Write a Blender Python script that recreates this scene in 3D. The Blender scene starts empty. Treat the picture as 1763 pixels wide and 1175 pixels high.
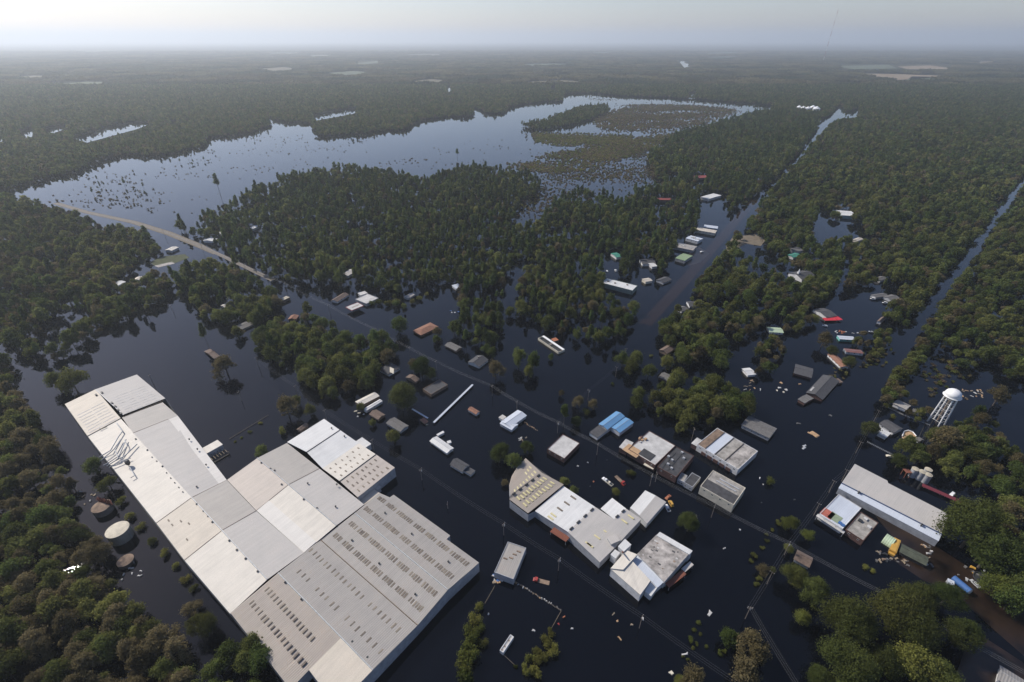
import bpy, math, random
import numpy as np
from mathutils import Vector, Matrix
R = math.radians
random.seed(7); rng = np.random.default_rng(7)
sc = bpy.context.scene
COL = sc.collection

# ------------------------------------------------------------------ camera
CAM_H, FPX, HZ, IW, IH = 240.0, 835.0, 68.0, 1763.0, 1175.0
PITCH = math.atan2(IH / 2 - HZ, FPX)
CP, SP = math.cos(PITCH), math.sin(PITCH)
cam = bpy.data.cameras.new('camera'); cam.sensor_width = 36; cam.lens = 36 * FPX / IW
cam.clip_start = 1; cam.clip_end = 200000
cam_o = bpy.data.objects.new('camera', cam); COL.objects.link(cam_o)
cam_o.location = (0, 0, CAM_H); cam_o.rotation_euler = (math.pi / 2 - PITCH, 0, 0)
sc.camera = cam_o

# ------------------------------------------------------------------ sky, sun, exposure
SUN_EL, SUN_AZ = 40.5, -56.5            # azimuth measured from +Y, negative = to the left
w = bpy.data.worlds.new('World'); sc.world = w; w.use_nodes = True
nt = w.node_tree; nt.nodes.clear()
sky = nt.nodes.new('ShaderNodeTexSky'); sky.sky_type = 'NISHITA'; sky.sun_disc = False
sky.sun_elevation = R(SUN_EL); sky.sun_rotation = R(SUN_AZ)
sky.air_density = 1.0; sky.dust_density = 0.6; sky.ozone_density = 2.5; sky.altitude = 0
bg = nt.nodes.new('ShaderNodeBackground'); bg.inputs['Strength'].default_value = 0.115
out = nt.nodes.new('ShaderNodeOutputWorld')
tint = nt.nodes.new('ShaderNodeMix'); tint.data_type = 'RGBA'; tint.blend_type = 'MULTIPLY'; tint.inputs['Factor'].default_value = 1.0; tint.inputs['B'].default_value = (1.03, .97, 1.06, 1)   # camera white balance of the hazy sky
nt.links.new(sky.outputs[0], tint.inputs['A']); nt.links.new(tint.outputs['Result'], bg.inputs[0]); nt.links.new(bg.outputs[0], out.inputs[0])
sun = bpy.data.lights.new('sun', 'SUN'); sun.energy = 5.0; sun.angle = R(0.53); sun.color = (1.0, 0.93, 0.83)
sun_o = bpy.data.objects.new('sun', sun); COL.objects.link(sun_o)
az, el = R(SUN_AZ), R(SUN_EL)
sdir = Vector((math.sin(az) * math.cos(el), math.cos(az) * math.cos(el), math.sin(el)))
sun_o.rotation_euler = sdir.to_track_quat('Z', 'Y').to_euler(); sun_o.location = sdir * 1500
sc.view_settings.view_transform = 'Standard'; sc.view_settings.look = 'None'
sc.view_settings.exposure = 0.0; sc.view_settings.gamma = 1.0; sc.view_settings.use_curve_mapping = False
sc.render.engine = 'CYCLES'
cy = sc.cycles
cy.use_denoising = True; cy.max_bounces = 5; cy.diffuse_bounces = 2; cy.glossy_bounces = 3
cy.transmission_bounces = 3; cy.transparent_max_bounces = 6; cy.volume_bounces = 1
cy.caustics_reflective = False; cy.caustics_refractive = False
cy.sample_clamp_indirect = 4.0

# ------------------------------------------------------------------ geometry of the view: photo pixel <-> place
def P(px, py, z=0.0):
    x = (px - IW / 2) / FPX; u = (IH / 2 - py) / FPX
    d = Vector((x, CP + u * SP, -SP + u * CP))
    return Vector((0, 0, CAM_H)) + d * ((z - CAM_H) / d.z)
def proj(X, Y, Z):
    dz = Z - CAM_H
    f = Y * CP - dz * SP; u = Y * SP + dz * CP
    f = np.where(f < 1e-3, 1e-3, f)
    return IW / 2 + FPX * X / f, IH / 2 - FPX * u / f
def inpoly(x, y, poly):
    x = np.asarray(x); y = np.asarray(y); r = np.zeros(x.shape, bool)
    n = len(poly); j = n - 1
    for i in range(n):
        xi, yi = poly[i]; xj, yj = poly[j]
        if yi != yj:
            c = ((yi > y) != (yj > y)) & (x < (xj - xi) * (y - yi) / (yj - yi) + xi)
            r ^= c
        j = i
    return r

# ------------------------------------------------------------------ object helpers
def root(name, loc, label, cat, group=None):
    o = bpy.data.objects.new(name, None); COL.objects.link(o)
    o.location = loc; o.empty_display_size = 1
    o['label'] = label; o['category'] = cat
    if group: o['group'] = group
    return o
def wloc(o):
    v = Vector((0, 0, 0))
    while o is not None:
        v += o.location; o = o.parent
    return v
def mesh(name, V, F, mats, mi=None, uv=None, smooth=False):
    me = bpy.data.meshes.new(name)
    me.from_pydata([tuple(v) for v in V], [], F)
    for m in (mats if isinstance(mats, (list, tuple)) else [mats]): me.materials.append(m)
    if mi is not None: me.polygons.foreach_set('material_index', mi)
    if uv is not None:
        l = me.uv_layers.new(name='UVMap'); l.data.foreach_set('uv', [c for f in uv for p in f for c in p])
    if smooth: me.polygons.foreach_set('use_smooth', [True] * len(me.polygons))
    me.update(); return me
def add(name, V, F, mats, parent=None, mi=None, uv=None, smooth=False, **props):
    """V in world metres; becomes one mesh object, child of parent"""
    if parent is not None:
        b = wloc(parent); V = [Vector(v) - b for v in V]; loc = None
    else:
        V = [Vector(v) for v in V]
        b = Vector((sum(v.x for v in V) / len(V), sum(v.y for v in V) / len(V), 0)); V = [v - b for v in V]; loc = b
    o = bpy.data.objects.new(name, mesh(name, V, F, mats, mi, uv, smooth)); COL.objects.link(o)
    if parent is not None: o.parent = parent
    else: o.location = loc
    for k, v in props.items(): o[k] = v
    return o
def join(parts):
    V = []; F = []
    for v, f in parts:
        n = len(V); V += [Vector(p) for p in v]; F += [[i + n for i in q] for q in f]
    return V, F
def box(c, L, W, z0, z1, ang=0.0):
    ca, sa = math.cos(ang), math.sin(ang); V = []
    for z in (z0, z1):
        for sx, sy in ((-1, -1), (1, -1), (1, 1), (-1, 1)):
            x, y = sx * L / 2, sy * W / 2
            V.append(Vector((c[0] + x * ca - y * sa, c[1] + x * sa + y * ca, z)))
    return V, [[3, 2, 1, 0], [4, 5, 6, 7], [0, 1, 5, 4], [1, 2, 6, 5], [2, 3, 7, 6], [3, 0, 4, 7]]
def tube(pts, r, n=6, r2=None, cap=True):
    pts = [Vector(p) for p in pts]; V = []; F = []
    for i, p in enumerate(pts):
        a = pts[max(0, i - 1)]; b = pts[min(len(pts) - 1, i + 1)]; d = (b - a).normalized()
        s = d.cross(Vector((0, 0, 1)));
        if s.length < 1e-3: s = Vector((1, 0, 0))
        s.normalize(); t = s.cross(d)
        rr = r if r2 is None else r + (r2 - r) * i / (len(pts) - 1)
        for k in range(n):
            an = 2 * math.pi * k / n; V.append(p + (s * math.cos(an) + t * math.sin(an)) * rr)
    for i in range(len(pts) - 1):
        for k in range(n):
            F.append([i * n + k, i * n + (k + 1) % n, (i + 1) * n + (k + 1) % n, (i + 1) * n + k])
    if cap: F.append(list(range(n))[::-1]); F.append([(len(pts) - 1) * n + k for k in range(n)])
    return V, F
def lathe(c, prof, n=20):
    V = []; F = []
    for r, z in prof:
        for k in range(n):
            a = 2 * math.pi * k / n; V.append(Vector((c[0] + r * math.cos(a), c[1] + r * math.sin(a), z)))
    m = len(prof)
    for i in range(m - 1):
        for k in range(n): F.append([i * n + k, i * n + (k + 1) % n, (i + 1) * n + (k + 1) % n, (i + 1) * n + k])
    F.append(list(range(n))[::-1]); F.append([(m - 1) * n + k for k in range(n)])
    return V, F
def sheet(pts, th=0.3):
    """slab of thickness th under the polygon pts; uv in metres, u along the first edge"""
    pts = [Vector(p) for p in pts]; n = len(pts)
    nz = sum((pts[i].x * pts[(i + 1) % n].y - pts[(i + 1) % n].x * pts[i].y) for i in range(n))
    if nz < 0: pts = pts[::-1]
    V = pts + [p - Vector((0, 0, th)) for p in pts]
    F = [list(range(n)), [n + i for i in range(n)][::-1]] + [[(i + 1) % n, i, n + i, n + (i + 1) % n] for i in range(n)]
    return V, F
def planar_uv(V, F, ang):
    ca, sa = math.cos(ang), math.sin(ang)
    return [[(V[i].x * ca + V[i].y * sa, -V[i].x * sa + V[i].y * ca) for i in f] for f in F]
def wallrun(line, top_off, z0, closed=True):
    """vertical wall faces under a polyline of 3-D eave points"""
    line = [Vector(p) for p in line]; n = len(line); V = []; F = []
    for p in line: V += [p - Vector((0, 0, top_off)), Vector((p.x, p.y, z0))]
    for i in range(n if closed else n - 1):
        j = (i + 1) % n; F.append([2 * i, 2 * i + 1, 2 * j + 1, 2 * j])
    return V, F

# ------------------------------------------------------------------ materials
def newmat(name):
    m = bpy.data.materials.new(name); m.use_nodes = True; t = m.node_tree
    return m, t, t.nodes['Principled BSDF']
def N(t, ty, **kw):
    n = t.nodes.new(ty)
    for k, v in kw.items():
        if k.startswith('i_'): n.inputs[k[2:].replace('_', ' ')].default_value = v
        else: setattr(n, k, v)
    return n
def c4(c): return (c[0], c[1], c[2], 1)
_mc = {}
def flat(name, col, rough=0.7, var=0.15, scale=0.5, metal=0.0):
    """painted / weathered surface: base colour with blotches and fine speckle"""
    if name in _mc: return _mc[name]
    m, t, b = newmat(name)
    g = N(t, 'ShaderNodeNewGeometry')
    n1 = N(t, 'ShaderNodeTexNoise', i_Scale=scale, i_Detail=6.0, i_Roughness=0.65)
    t.links.new(g.outputs['Position'], n1.inputs['Vector'])
    r = N(t, 'ShaderNodeMapRange'); r.inputs['From Min'].default_value = 0.3; r.inputs['From Max'].default_value = 0.7
    r.inputs['To Min'].default_value = 1 - var * 1.6; r.inputs['To Max'].default_value = 1 + var * 0.7
    t.links.new(n1.outputs[0], r.inputs[0])
    mx = N(t, 'ShaderNodeVectorMath', operation='SCALE'); mx.inputs[0].default_value = col
    t.links.new(r.outputs[0], mx.inputs['Scale']); t.links.new(mx.outputs[0], b.inputs['Base Color'])
    b.inputs['Roughness'].default_value = rough; b.inputs['Metallic'].default_value = metal
    _mc[name] = m; return m
def metal_roof(name, col, rust=(0.3, 0.2, 0.12), rustamt=0.12, seam=1.0, rough=0.45, bump=0.7, streak=0.12):
    """ribbed sheet metal: ribs run along uv-v, dirt streaks run with them"""
    if name in _mc: return _mc[name]
    m, t, b = newmat(name)
    uv = N(t, 'ShaderNodeUVMap'); uv.uv_map = 'UVMap'
    sep = N(t, 'ShaderNodeSeparateXYZ'); t.links.new(uv.outputs[0], sep.inputs[0])
    # ribs
    mu = N(t, 'ShaderNodeMath', operation='MULTIPLY'); mu.inputs[1].default_value = 2 * math.pi / seam
    t.links.new(sep.outputs[0], mu.inputs[0])
    sn = N(t, 'ShaderNodeMath', operation='SINE'); t.links.new(mu.outputs[0], sn.inputs[0])
    bp = N(t, 'ShaderNodeBump', i_Strength=bump, i_Distance=0.06); t.links.new(sn.outputs[0], bp.inputs['Height'])
    t.links.new(bp.outputs[0], b.inputs['Normal'])
    # streaks: stretched noise; sheets: per-strip tone
    mp = N(t, 'ShaderNodeMapping'); mp.inputs['Scale'].default_value = (0.55, 0.035, 1)
    t.links.new(uv.outputs[0], mp.inputs[0])
    n1 = N(t, 'ShaderNodeTexNoise', i_Scale=1.0, i_Detail=5.0, i_Roughness=0.7); t.links.new(mp.outputs[0], n1.inputs['Vector'])
    n2 = N(t, 'ShaderNodeTexNoise', i_Scale=0.09, i_Detail=8.0, i_Roughness=0.7); t.links.new(uv.outputs[0], n2.inputs['Vector'])
    n3 = N(t, 'ShaderNodeTexNoise', i_Scale=1.6, i_Detail=4.0); t.links.new(uv.outputs[0], n3.inputs['Vector'])
    ad = N(t, 'ShaderNodeMath', operation='ADD'); t.links.new(n1.outputs[0], ad.inputs[0]); t.links.new(n2.outputs[0], ad.inputs[1])
    r = N(t, 'ShaderNodeMapRange'); r.inputs['From Min'].default_value = 0.7; r.inputs['From Max'].default_value = 1.3
    r.inputs['To Min'].default_value = 1 - streak; r.inputs['To Max'].default_value = 1 + streak * 0.6
    t.links.new(ad.outputs[0], r.inputs[0])
    sc_ = N(t, 'ShaderNodeVectorMath', operation='SCALE'); sc_.inputs[0].default_value = col
    t.links.new(r.outputs[0], sc_.inputs['Scale'])
    mm = N(t, 'ShaderNodeMath', operation='MULTIPLY'); t.links.new(n2.outputs[0], mm.inputs[0]); t.links.new(n3.outputs[0], mm.inputs[1])
    rr = N(t, 'ShaderNodeMapRange'); rr.inputs['From Min'].default_value = 0.27; rr.inputs['From Max'].default_value = 0.42
    rr.inputs['To Max'].default_value = rustamt * 3; t.links.new(mm.outputs[0], rr.inputs[0])
    mix = N(t, 'ShaderNodeMix', data_type='RGBA'); mix.inputs['B'].default_value = c4(rust)
    t.links.new(rr.outputs[0], mix.inputs['Factor']); t.links.new(sc_.outputs[0], mix.inputs['A'])
    t.links.new(mix.outputs['Result'], b.inputs['Base Color'])
    b.inputs['Roughness'].default_value = rough + .08; b.inputs['Specular IOR Level'].default_value = .3
    _mc[name] = m; return m
def leafmat(name, ca, cb, trans=0.35, big=0.012):
    m, t, b = newmat(name)
    oi = N(t, 'ShaderNodeObjectInfo'); g = N(t, 'ShaderNodeNewGeometry')
    n1 = N(t, 'ShaderNodeTexNoise', i_Scale=big, i_Detail=4.0); t.links.new(g.outputs['Position'], n1.inputs['Vector'])
    n2 = N(t, 'ShaderNodeTexNoise', i_Scale=0.35, i_Detail=2.0); t.links.new(g.outputs['Position'], n2.inputs['Vector'])
    a = N(t, 'ShaderNodeMath', operation='MULTIPLY_ADD'); a.inputs[1].default_value = 0.75 if big > .005 else .3; t.links.new(oi.outputs['Random'], a.inputs[0])
    s2 = N(t, 'ShaderNodeMapRange'); s2.inputs['From Min'].default_value = 0.35; s2.inputs['From Max'].default_value = 0.65
    s2.inputs['To Min'].default_value = -0.3 if big > .005 else -.15; s2.inputs['To Max'].default_value = 0.4 if big > .005 else .95
    t.links.new(n1.outputs[0], s2.inputs[0]); t.links.new(s2.outputs[0], a.inputs[2])
    mix = N(t, 'ShaderNodeMix', data_type='RGBA'); mix.inputs['A'].default_value = c4(ca); mix.inputs['B'].default_value = c4(cb)
    t.links.new(a.outputs[0], mix.inputs['Factor'])
    r = N(t, 'ShaderNodeMapRange'); r.inputs['From Min'].default_value = 0.3; r.inputs['From Max'].default_value = 0.7
    r.inputs['To Min'].default_value = 0.72; r.inputs['To Max'].default_value = 1.3; t.links.new(n2.outputs[0], r.inputs[0])
    sc_ = N(t, 'ShaderNodeVectorMath', operation='SCALE'); fm = N(t, 'ShaderNodeMath', operation='MULTIPLY'); fm.inputs[1].default_value = 7.31; t.links.new(oi.outputs['Random'], fm.inputs[0]); ff = N(t, 'ShaderNodeMath', operation='FRACT'); t.links.new(fm.outputs[0], ff.inputs[0])
    fr = N(t, 'ShaderNodeMapRange'); fr.inputs['To Min'].default_value = .62; fr.inputs['To Max'].default_value = 1.35; t.links.new(ff.outputs[0], fr.inputs[0]); fx = N(t, 'ShaderNodeMath', operation='MULTIPLY'); t.links.new(fr.outputs[0], fx.inputs[0]); t.links.new(r.outputs[0], fx.inputs[1])
    t.links.new(mix.outputs['Result'], sc_.inputs[0]); t.links.new(fx.outputs[0], sc_.inputs['Scale'])
    df = N(t, 'ShaderNodeBsdfDiffuse'); tr = N(t, 'ShaderNodeBsdfTranslucent'); ms = N(t, 'ShaderNodeMixShader'); ms.inputs[0].default_value = trans
    t.links.new(sc_.outputs[0], df.inputs[0]); t.links.new(sc_.outputs[0], tr.inputs[0])
    t.links.new(df.outputs[0], ms.inputs[1]); t.links.new(tr.outputs[0], ms.inputs[2])
    t.links.new(ms.outputs[0], t.nodes['Material Output'].inputs[0]); t.nodes.remove(b)
    return m
def watermat(name, base, rough=0.04, bump=0.25):
    m, t, b = newmat(name)
    g = N(t, 'ShaderNodeNewGeometry')
    n0 = N(t, 'ShaderNodeTexNoise', i_Scale=0.004, i_Detail=4.0); t.links.new(g.outputs['Position'], n0.inputs['Vector'])
    mix = N(t, 'ShaderNodeMix', data_type='RGBA'); mix.inputs['A'].default_value = c4(base)
    mix.inputs['B'].default_value = c4((base[0] * 1.7, base[1] * 1.25, base[2] * 0.9))
    t.links.new(n0.outputs[0], mix.inputs['Factor']); t.links.new(mix.outputs['Result'], b.inputs['Base Color'])
    n1 = N(t, 'ShaderNodeTexNoise', i_Scale=0.9, i_Detail=3.0); t.links.new(g.outputs['Position'], n1.inputs['Vector'])
    n2 = N(t, 'ShaderNodeTexNoise', i_Scale=0.02, i_Detail=2.0); t.links.new(g.outputs['Position'], n2.inputs['Vector'])
    mm = N(t, 'ShaderNodeMath', operation='MULTIPLY'); t.links.new(n1.outputs[0], mm.inputs[0]); t.links.new(n2.outputs[0], mm.inputs[1])
    bp = N(t, 'ShaderNodeBump', i_Strength=bump, i_Distance=0.02); t.links.new(mm.outputs[0], bp.inputs['Height'])
    t.links.new(bp.outputs[0], b.inputs['Normal'])
    b.inputs['Roughness'].default_value = rough; b.inputs['IOR'].default_value = 1.33
    return m
M_WATER = watermat('flood_water', (0.0014, 0.0022, 0.0046), rough=0.015)
M_MUDWATER = watermat('muddy_shallow_water', (0.013, 0.009, 0.0075), rough=0.03)
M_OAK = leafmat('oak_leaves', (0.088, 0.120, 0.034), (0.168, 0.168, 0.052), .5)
M_GRAND = leafmat('deep_green_oak_leaves', (0.066, 0.092, 0.026), (0.120, 0.124, 0.038), .5)  # deeper green than the other oaks, for the big single crowns
M_PINE = leafmat('pine_needles', (0.075, 0.112, 0.034), (0.135, 0.155, 0.046), .5)
M_DULL = leafmat('dull_brown_leaves', (0.125, 0.104, 0.052), (0.185, 0.152, 0.080), .5)
M_BUSH = leafmat('bush_leaves', (0.120, 0.145, 0.034), (0.205, 0.190, 0.055), .5)
M_REED = leafmat('marsh_reeds', (0.150, 0.115, 0.072), (0.21, 0.160, 0.095), .45)
M_BARK = flat('tree_bark', (0.10, 0.080, 0.062), 0.9, 0.3, 1.0)
def groundmat():
    m, t, b = newmat('wooded_ground')
    g = N(t, 'ShaderNodeNewGeometry')
    n1 = N(t, 'ShaderNodeTexNoise', i_Scale=0.0016, i_Detail=7.0, i_Roughness=0.6); t.links.new(g.outputs['Position'], n1.inputs['Vector'])
    n2 = N(t, 'ShaderNodeTexNoise', i_Scale=0.03, i_Detail=4.0); t.links.new(g.outputs['Position'], n2.inputs['Vector'])
    cr = N(t, 'ShaderNodeValToRGB'); e = cr.color_ramp.elements
    e[0].position = 0.35; e[0].color = (0.030, 0.038, 0.018, 1); e[1].position = 0.7; e[1].color = (0.075, 0.075, 0.038, 1)
    t.links.new(n1.outputs[0], cr.inputs[0])
    mx = N(t, 'ShaderNodeMix', data_type='RGBA', blend_type='MULTIPLY'); mx.inputs['Factor'].default_value = 0.7
    t.links.new(cr.outputs[0], mx.inputs['A']); t.links.new(n2.outputs[1], mx.inputs['B'])
    t.links.new(mx.outputs['Result'], b.inputs['Base Color']); b.inputs['Roughness'].default_value = 1.0
    b.inputs['Specular IOR Level'].default_value = 0.0
    return m
M_GROUND = groundmat()

# roofs and walls
RW = metal_roof('white_metal_roof', (0.60, 0.60, 0.585), rustamt=0.05, rough=0.5, streak=0.18, bump=.25)
RWW = metal_roof('warm_white_metal_roof', (0.60, 0.56, 0.49), rustamt=0.05, rough=0.5, streak=0.18, bump=.25)
RTAN = metal_roof('tan_metal_roof', (0.53, 0.475, 0.395), rustamt=0.06, rough=0.5, streak=0.18, bump=.25)
RPINK = metal_roof('pinkish_metal_roof', (0.48, 0.425, 0.37), rustamt=0.06, rough=0.5, streak=0.18, bump=.25)
RSTR = metal_roof('cream_repair_sheets', (0.60, 0.575, 0.53), rustamt=0.03, rough=0.5, streak=0.12, bump=.25)
RG1 = metal_roof('pale_grey_metal_roof', (0.455, 0.432, 0.402), rustamt=0.06, rough=0.55, bump=.25)
RG2 = metal_roof('grey_metal_roof', (0.325, 0.305, 0.28), rustamt=0.10, rough=0.5, streak=0.15)
RG2B = metal_roof('warm_grey_metal_roof', (0.39, 0.365, 0.33), rustamt=0.06, rough=0.5, streak=0.15, bump=.25)
RG3 = metal_roof('taupe_grey_metal_roof', (0.325, 0.285, 0.245), rustamt=0.12, rough=0.5, streak=0.15)
RG4 = metal_roof('weathered_grey_metal_roof', (0.28, 0.27, 0.26), rustamt=0.25, rough=0.6, streak=0.25)
RBL = metal_roof('blue_metal_roof', (0.12, 0.27, 0.46), rustamt=0.02, rough=0.55)
RBG = metal_roof('blue_grey_metal_roof', (0.50, 0.54, 0.60), rustamt=0.06, rough=0.55, bump=.25)
RRUST = metal_roof('rusty_metal_roof', (0.20, 0.075, 0.05), rust=(0.10, 0.05, 0.04), rustamt=0.3, rough=0.8, streak=0.35)
RGRN = metal_roof('green_metal_roof', (0.22, 0.30, 0.17), rustamt=0.15, rough=0.6)
RTEAL = metal_roof('teal_metal_roof', (0.05, 0.22, 0.16), rustamt=0.05, rough=0.5)
RPGRN = metal_roof('pale_green_metal_roof', (0.42, 0.52, 0.36), rustamt=0.05, rough=0.5)
SD = flat('dark_shingles', (0.075, 0.075, 0.08), 0.9, 0.3, 0.9)
SG = flat('grey_shingles', (0.14, 0.135, 0.13), 0.9, 0.25, 0.9)
SB = flat('brown_shingles', (0.16, 0.115, 0.09), 0.9, 0.3, 0.9)
SR = flat('red_brown_shingles', (0.26, 0.13, 0.085), 0.9, 0.25, 0.9)
TAR = flat('black_tar_roof', (0.060, 0.060, 0.064), 0.85, 0.35, 0.35)
GRAVEL = flat('grey_gravel_roof', (0.33, 0.31, 0.28), 0.95, 0.35, 0.25)
OLDW = flat('worn_white_roof_coating', (0.50, 0.49, 0.47), 0.8, 0.22, 0.2)
OLDG = flat('stained_old_roof', (0.40, 0.37, 0.34), 0.9, 0.5, 0.18)
PLY = flat('bare_plywood_deck', (0.45, 0.29, 0.16), 0.9, 0.2, 0.6)
BRN = flat('brown_membrane', (0.24, 0.17, 0.12), 0.9, 0.4, 0.3)
WWH = flat('white_wall', (0.62, 0.62, 0.62), 0.7, 0.15, 0.4)
WCR = flat('cream_wall', (0.62, 0.57, 0.46), 0.8, 0.15, 0.4)
WGR = flat('grey_wall', (0.36, 0.37, 0.39), 0.75, 0.2, 0.4)
WBR = flat('brick_wall', (0.115, 0.060, 0.050), 0.9, 0.35, 1.2)
WBN = flat('brown_wall', (0.20, 0.14, 0.10), 0.9, 0.25, 0.8)
WDK = flat('dark_wood_wall', (0.08, 0.07, 0.06), 0.9, 0.3, 0.8)
GLASS = flat('dark_window_glass', (0.02, 0.024, 0.03), 0.1, 0.1, 1)
SKYL = flat('fogged_brown_skylight', (0.19, 0.155, 0.12), 0.75, 0.3, 0.8)
SKYY = flat('yellowed_skylight', (0.62, 0.55, 0.30), 0.4, 0.15, 0.5)
DARK = flat('dark_steel', (0.035, 0.038, 0.042), 0.6, 0.3, 1)
STEEL = flat('galvanised_steel', (0.42, 0.43, 0.44), 0.4, 0.2, 0.8)
WHITE = flat('white_paint', (0.78, 0.78, 0.77), 0.5, 0.08, 0.5)
RED = flat('red_paint', (0.34, 0.035, 0.03), 0.5, 0.15, 0.8)
ORANGE = flat('orange_paint', (0.36, 0.13, 0.06), 0.6, 0.15, 0.8)
YEL = flat('school_bus_yellow', (0.52, 0.30, 0.06), 0.5, 0.1, 0.8)
BLUE = flat('blue_paint', (0.05, 0.13, 0.32), 0.5, 0.1, 0.8)
TIRE = flat('black_rubber', (0.02, 0.02, 0.02), 0.9, 0.1, 1)
WOOD = flat('weathered_timber', (0.30, 0.24, 0.17), 0.9, 0.3, 1.0)
POLE = flat('pole_timber', (0.22, 0.18, 0.145), 0.9, 0.25, 1.0)
WIRE = flat('wire_aluminium', (0.13, 0.13, 0.13), 0.5, 0.05, 1)
TANK = flat('cream_tank_paint', (0.46, 0.41, 0.31), 0.6, 0.2, 0.4)
ASPH = flat('pale_asphalt_road', (0.15, 0.13, 0.11), 0.85, 0.2, 0.3)
SAND = flat('sandy_verge', (0.16, 0.13, 0.09), 0.95, 0.25, 0.2)
GRASS = flat('mown_grass', (0.055, 0.066, 0.022), 0.95, 0.35, 0.2)
FIELD = flat('dry_crop_field', (0.24, 0.18, 0.11), 0.95, 0.25, 0.01)
FIELDG = flat('green_crop_field', (0.085, 0.105, 0.05), 0.95, 0.25, 0.01)
MUD = flat('wet_brown_mud', (0.024, 0.0145, 0.0095), 0.3, 0.6, 0.06)

# ------------------------------------------------------------------ ground and water
def ground_sheet(name, pts, z, mat, cuts=1, **props):
    V = [Vector((p[0], p[1], z)) for p in pts]
    n = len(V); a = sum(V[i].x * V[(i + 1) % n].y - V[(i + 1) % n].x * V[i].y for i in range(n))
    if a < 0: V = V[::-1]
    return add(name, V, [list(range(n))], mat, kind='structure', **props)
BIG = 60000
ground_sheet('ground', [(-BIG, -BIG), (BIG, -BIG), (BIG, BIG), (-BIG, BIG)], -0.5, M_GROUND)
WATER_PX = [(-1400, 345), (-300, 330), (20, 322), (70, 305), (130, 292), (190, 270), (240, 262), (300, 254), (345, 250), (362, 232), (405, 227), (440, 222),
            (462, 212), (458, 190), (470, 204), (520, 206), (535, 212), (545, 228), (600, 228), (640, 222), (690, 220), (730, 205), (760, 200), (812, 195),
            (822, 182), (838, 192), (868, 192), (880, 180), (930, 174), (968, 172), (972, 160), (1000, 158), (1080, 163), (1180, 168), (1335, 178), (1335, 196),
            (1360, 205), (1400, 212), (1412, 205), (1372, 196), (1410, 193), (1440, 188), (1449, 180), (1452, 190), (1462, 184), (1472, 188), (1478, 184), (1478, 202), (1440, 206),
            (1425, 235), (1470, 300), (2000, 300), (3200, 330), (3400, 1500), (-1400, 1500)]
ground_sheet('flood_water', [P(a, b - (5 if 20 < a < 1340 and b < 320 else 0)) for a, b in WATER_PX], 0.0, M_WATER)
ponds = [
    [(122, 238), (165, 226), (185, 218), (235, 210), (262, 212), (235, 223), (198, 233), (150, 246)],
    [(36, 228), (56, 219), (56, 236), (36, 238)], [(72, 224), (100, 215), (122, 218), (92, 230)], [(-20, 238), (3, 232), (4, 244), (-20, 246)],
    [(293, 210), (305, 207), (306, 213), (296, 214)],
    [(540, 199), (575, 191), (614, 186), (614, 195), (572, 203), (545, 208)],
    [(770, 150), (774, 145), (778, 157), (772, 160)], [(946, 152), (955, 148), (958, 152), (949, 154)],
    [(1169, 106), (1174, 103), (1186, 110), (1187, 117), (1180, 119), (1174, 112)],
    [(1184, 161), (1198, 159), (1200, 163), (1188, 164)], [(1556, 212), (1568, 208), (1572, 214), (1560, 216)]]
for p in ponds: ground_sheet('pond_water', [P(*q) for q in p], -0.1, M_WATER)
for nm, p, m in (
    ('field', [(1458, 127), (1540, 128), (1625, 131), (1600, 135), (1545, 138), (1520, 134)], FIELD),
    ('field', [(1570, 132), (1625, 133), (1610, 139), (1560, 139)], FIELDG),
    ('field', [(1545, 115), (1600, 113), (1640, 118), (1610, 121), (1560, 119)], FIELD),
    ('field', [(1440, 114), (1530, 112), (1545, 118), (1470, 120)], FIELDG),
    ('field', [(85, 146), (150, 141), (190, 142), (150, 148)], FIELDG),
    ('field', [(612, 109), (650, 105), (655, 108), (620, 112)], FIELDG),
    ('field', [(1320, 150), (1370, 149), (1410, 157), (1350, 160)], FIELDG),
    ('field', [(1680, 107), (1710, 106), (1715, 109), (1690, 110)], FIELD)):
    ground_sheet(nm, [P(*q) for q in p], 0.4, m)
FARF = []
for k in range(15):
    x_, y_ = random.uniform(-50, 1800), random.choice([90, 94, 97, 101, 106, 112, 118, 126, 134, 142]) + random.uniform(-2, 2); w_ = random.uniform(18, 60); h_ = (y_ - 68) * random.uniform(.05, .12)
    q_ = [(x_ - w_, y_ + random.uniform(-.4, .4)), (x_ + w_ * .3, y_ - h_ * .6), (x_ + w_, y_ - h_ * .2), (x_ + w_ * .5, y_ + h_ * .5), (x_ - w_ * .4, y_ + h_ * .6)]; FARF.append(q_)
    ground_sheet('field', [P(*a_) for a_ in q_], .4, random.choice([FIELDG, FIELDG, flat('scrubby_clearcut', (0.13, 0.11, 0.06), .95, .3, .01)]))
# the dry end of the highway on the left, lots beside it, wet road on the right
def strip(px, widths, z):
    pts = [P(*p) for p in px]; L = []; Rr = []
    for i, p in enumerate(pts):
        d = pts[min(i + 1, len(pts) - 1)] - pts[max(i - 1, 0)]; d.z = 0; d.normalize(); s = Vector((-d.y, d.x, 0))
        L.append(p + s * widths[i] / 2); Rr.append(p - s * widths[i] / 2)
    return L + Rr[::-1]
ground_sheet('road_verge', strip([(95, 350), (150, 366), (230, 383), (290, 402), (340, 422), (372, 437)], [9, 9, 10, 11, 10, 7], 0), 0.05, SAND)
ground_sheet('road', strip([(95, 350), (150, 366), (230, 383), (290, 402), (340, 422), (385, 442), (470, 483)], [6] * 7, 0), 0.09, ASPH)
ground_sheet('road', strip([(1110, 560), (1175, 488), (1235, 418), (1275, 372), (1300, 345)], [12, 13, 13, 13, 12], 0), 0.03, M_MUDWATER)
ground_sheet('dirt_bank', [P(*q) for q in [(1190, 432), (1204, 426), (1222, 436), (1206, 452), (1186, 458), (1178, 448)]], 0.06, MUD)
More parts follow.
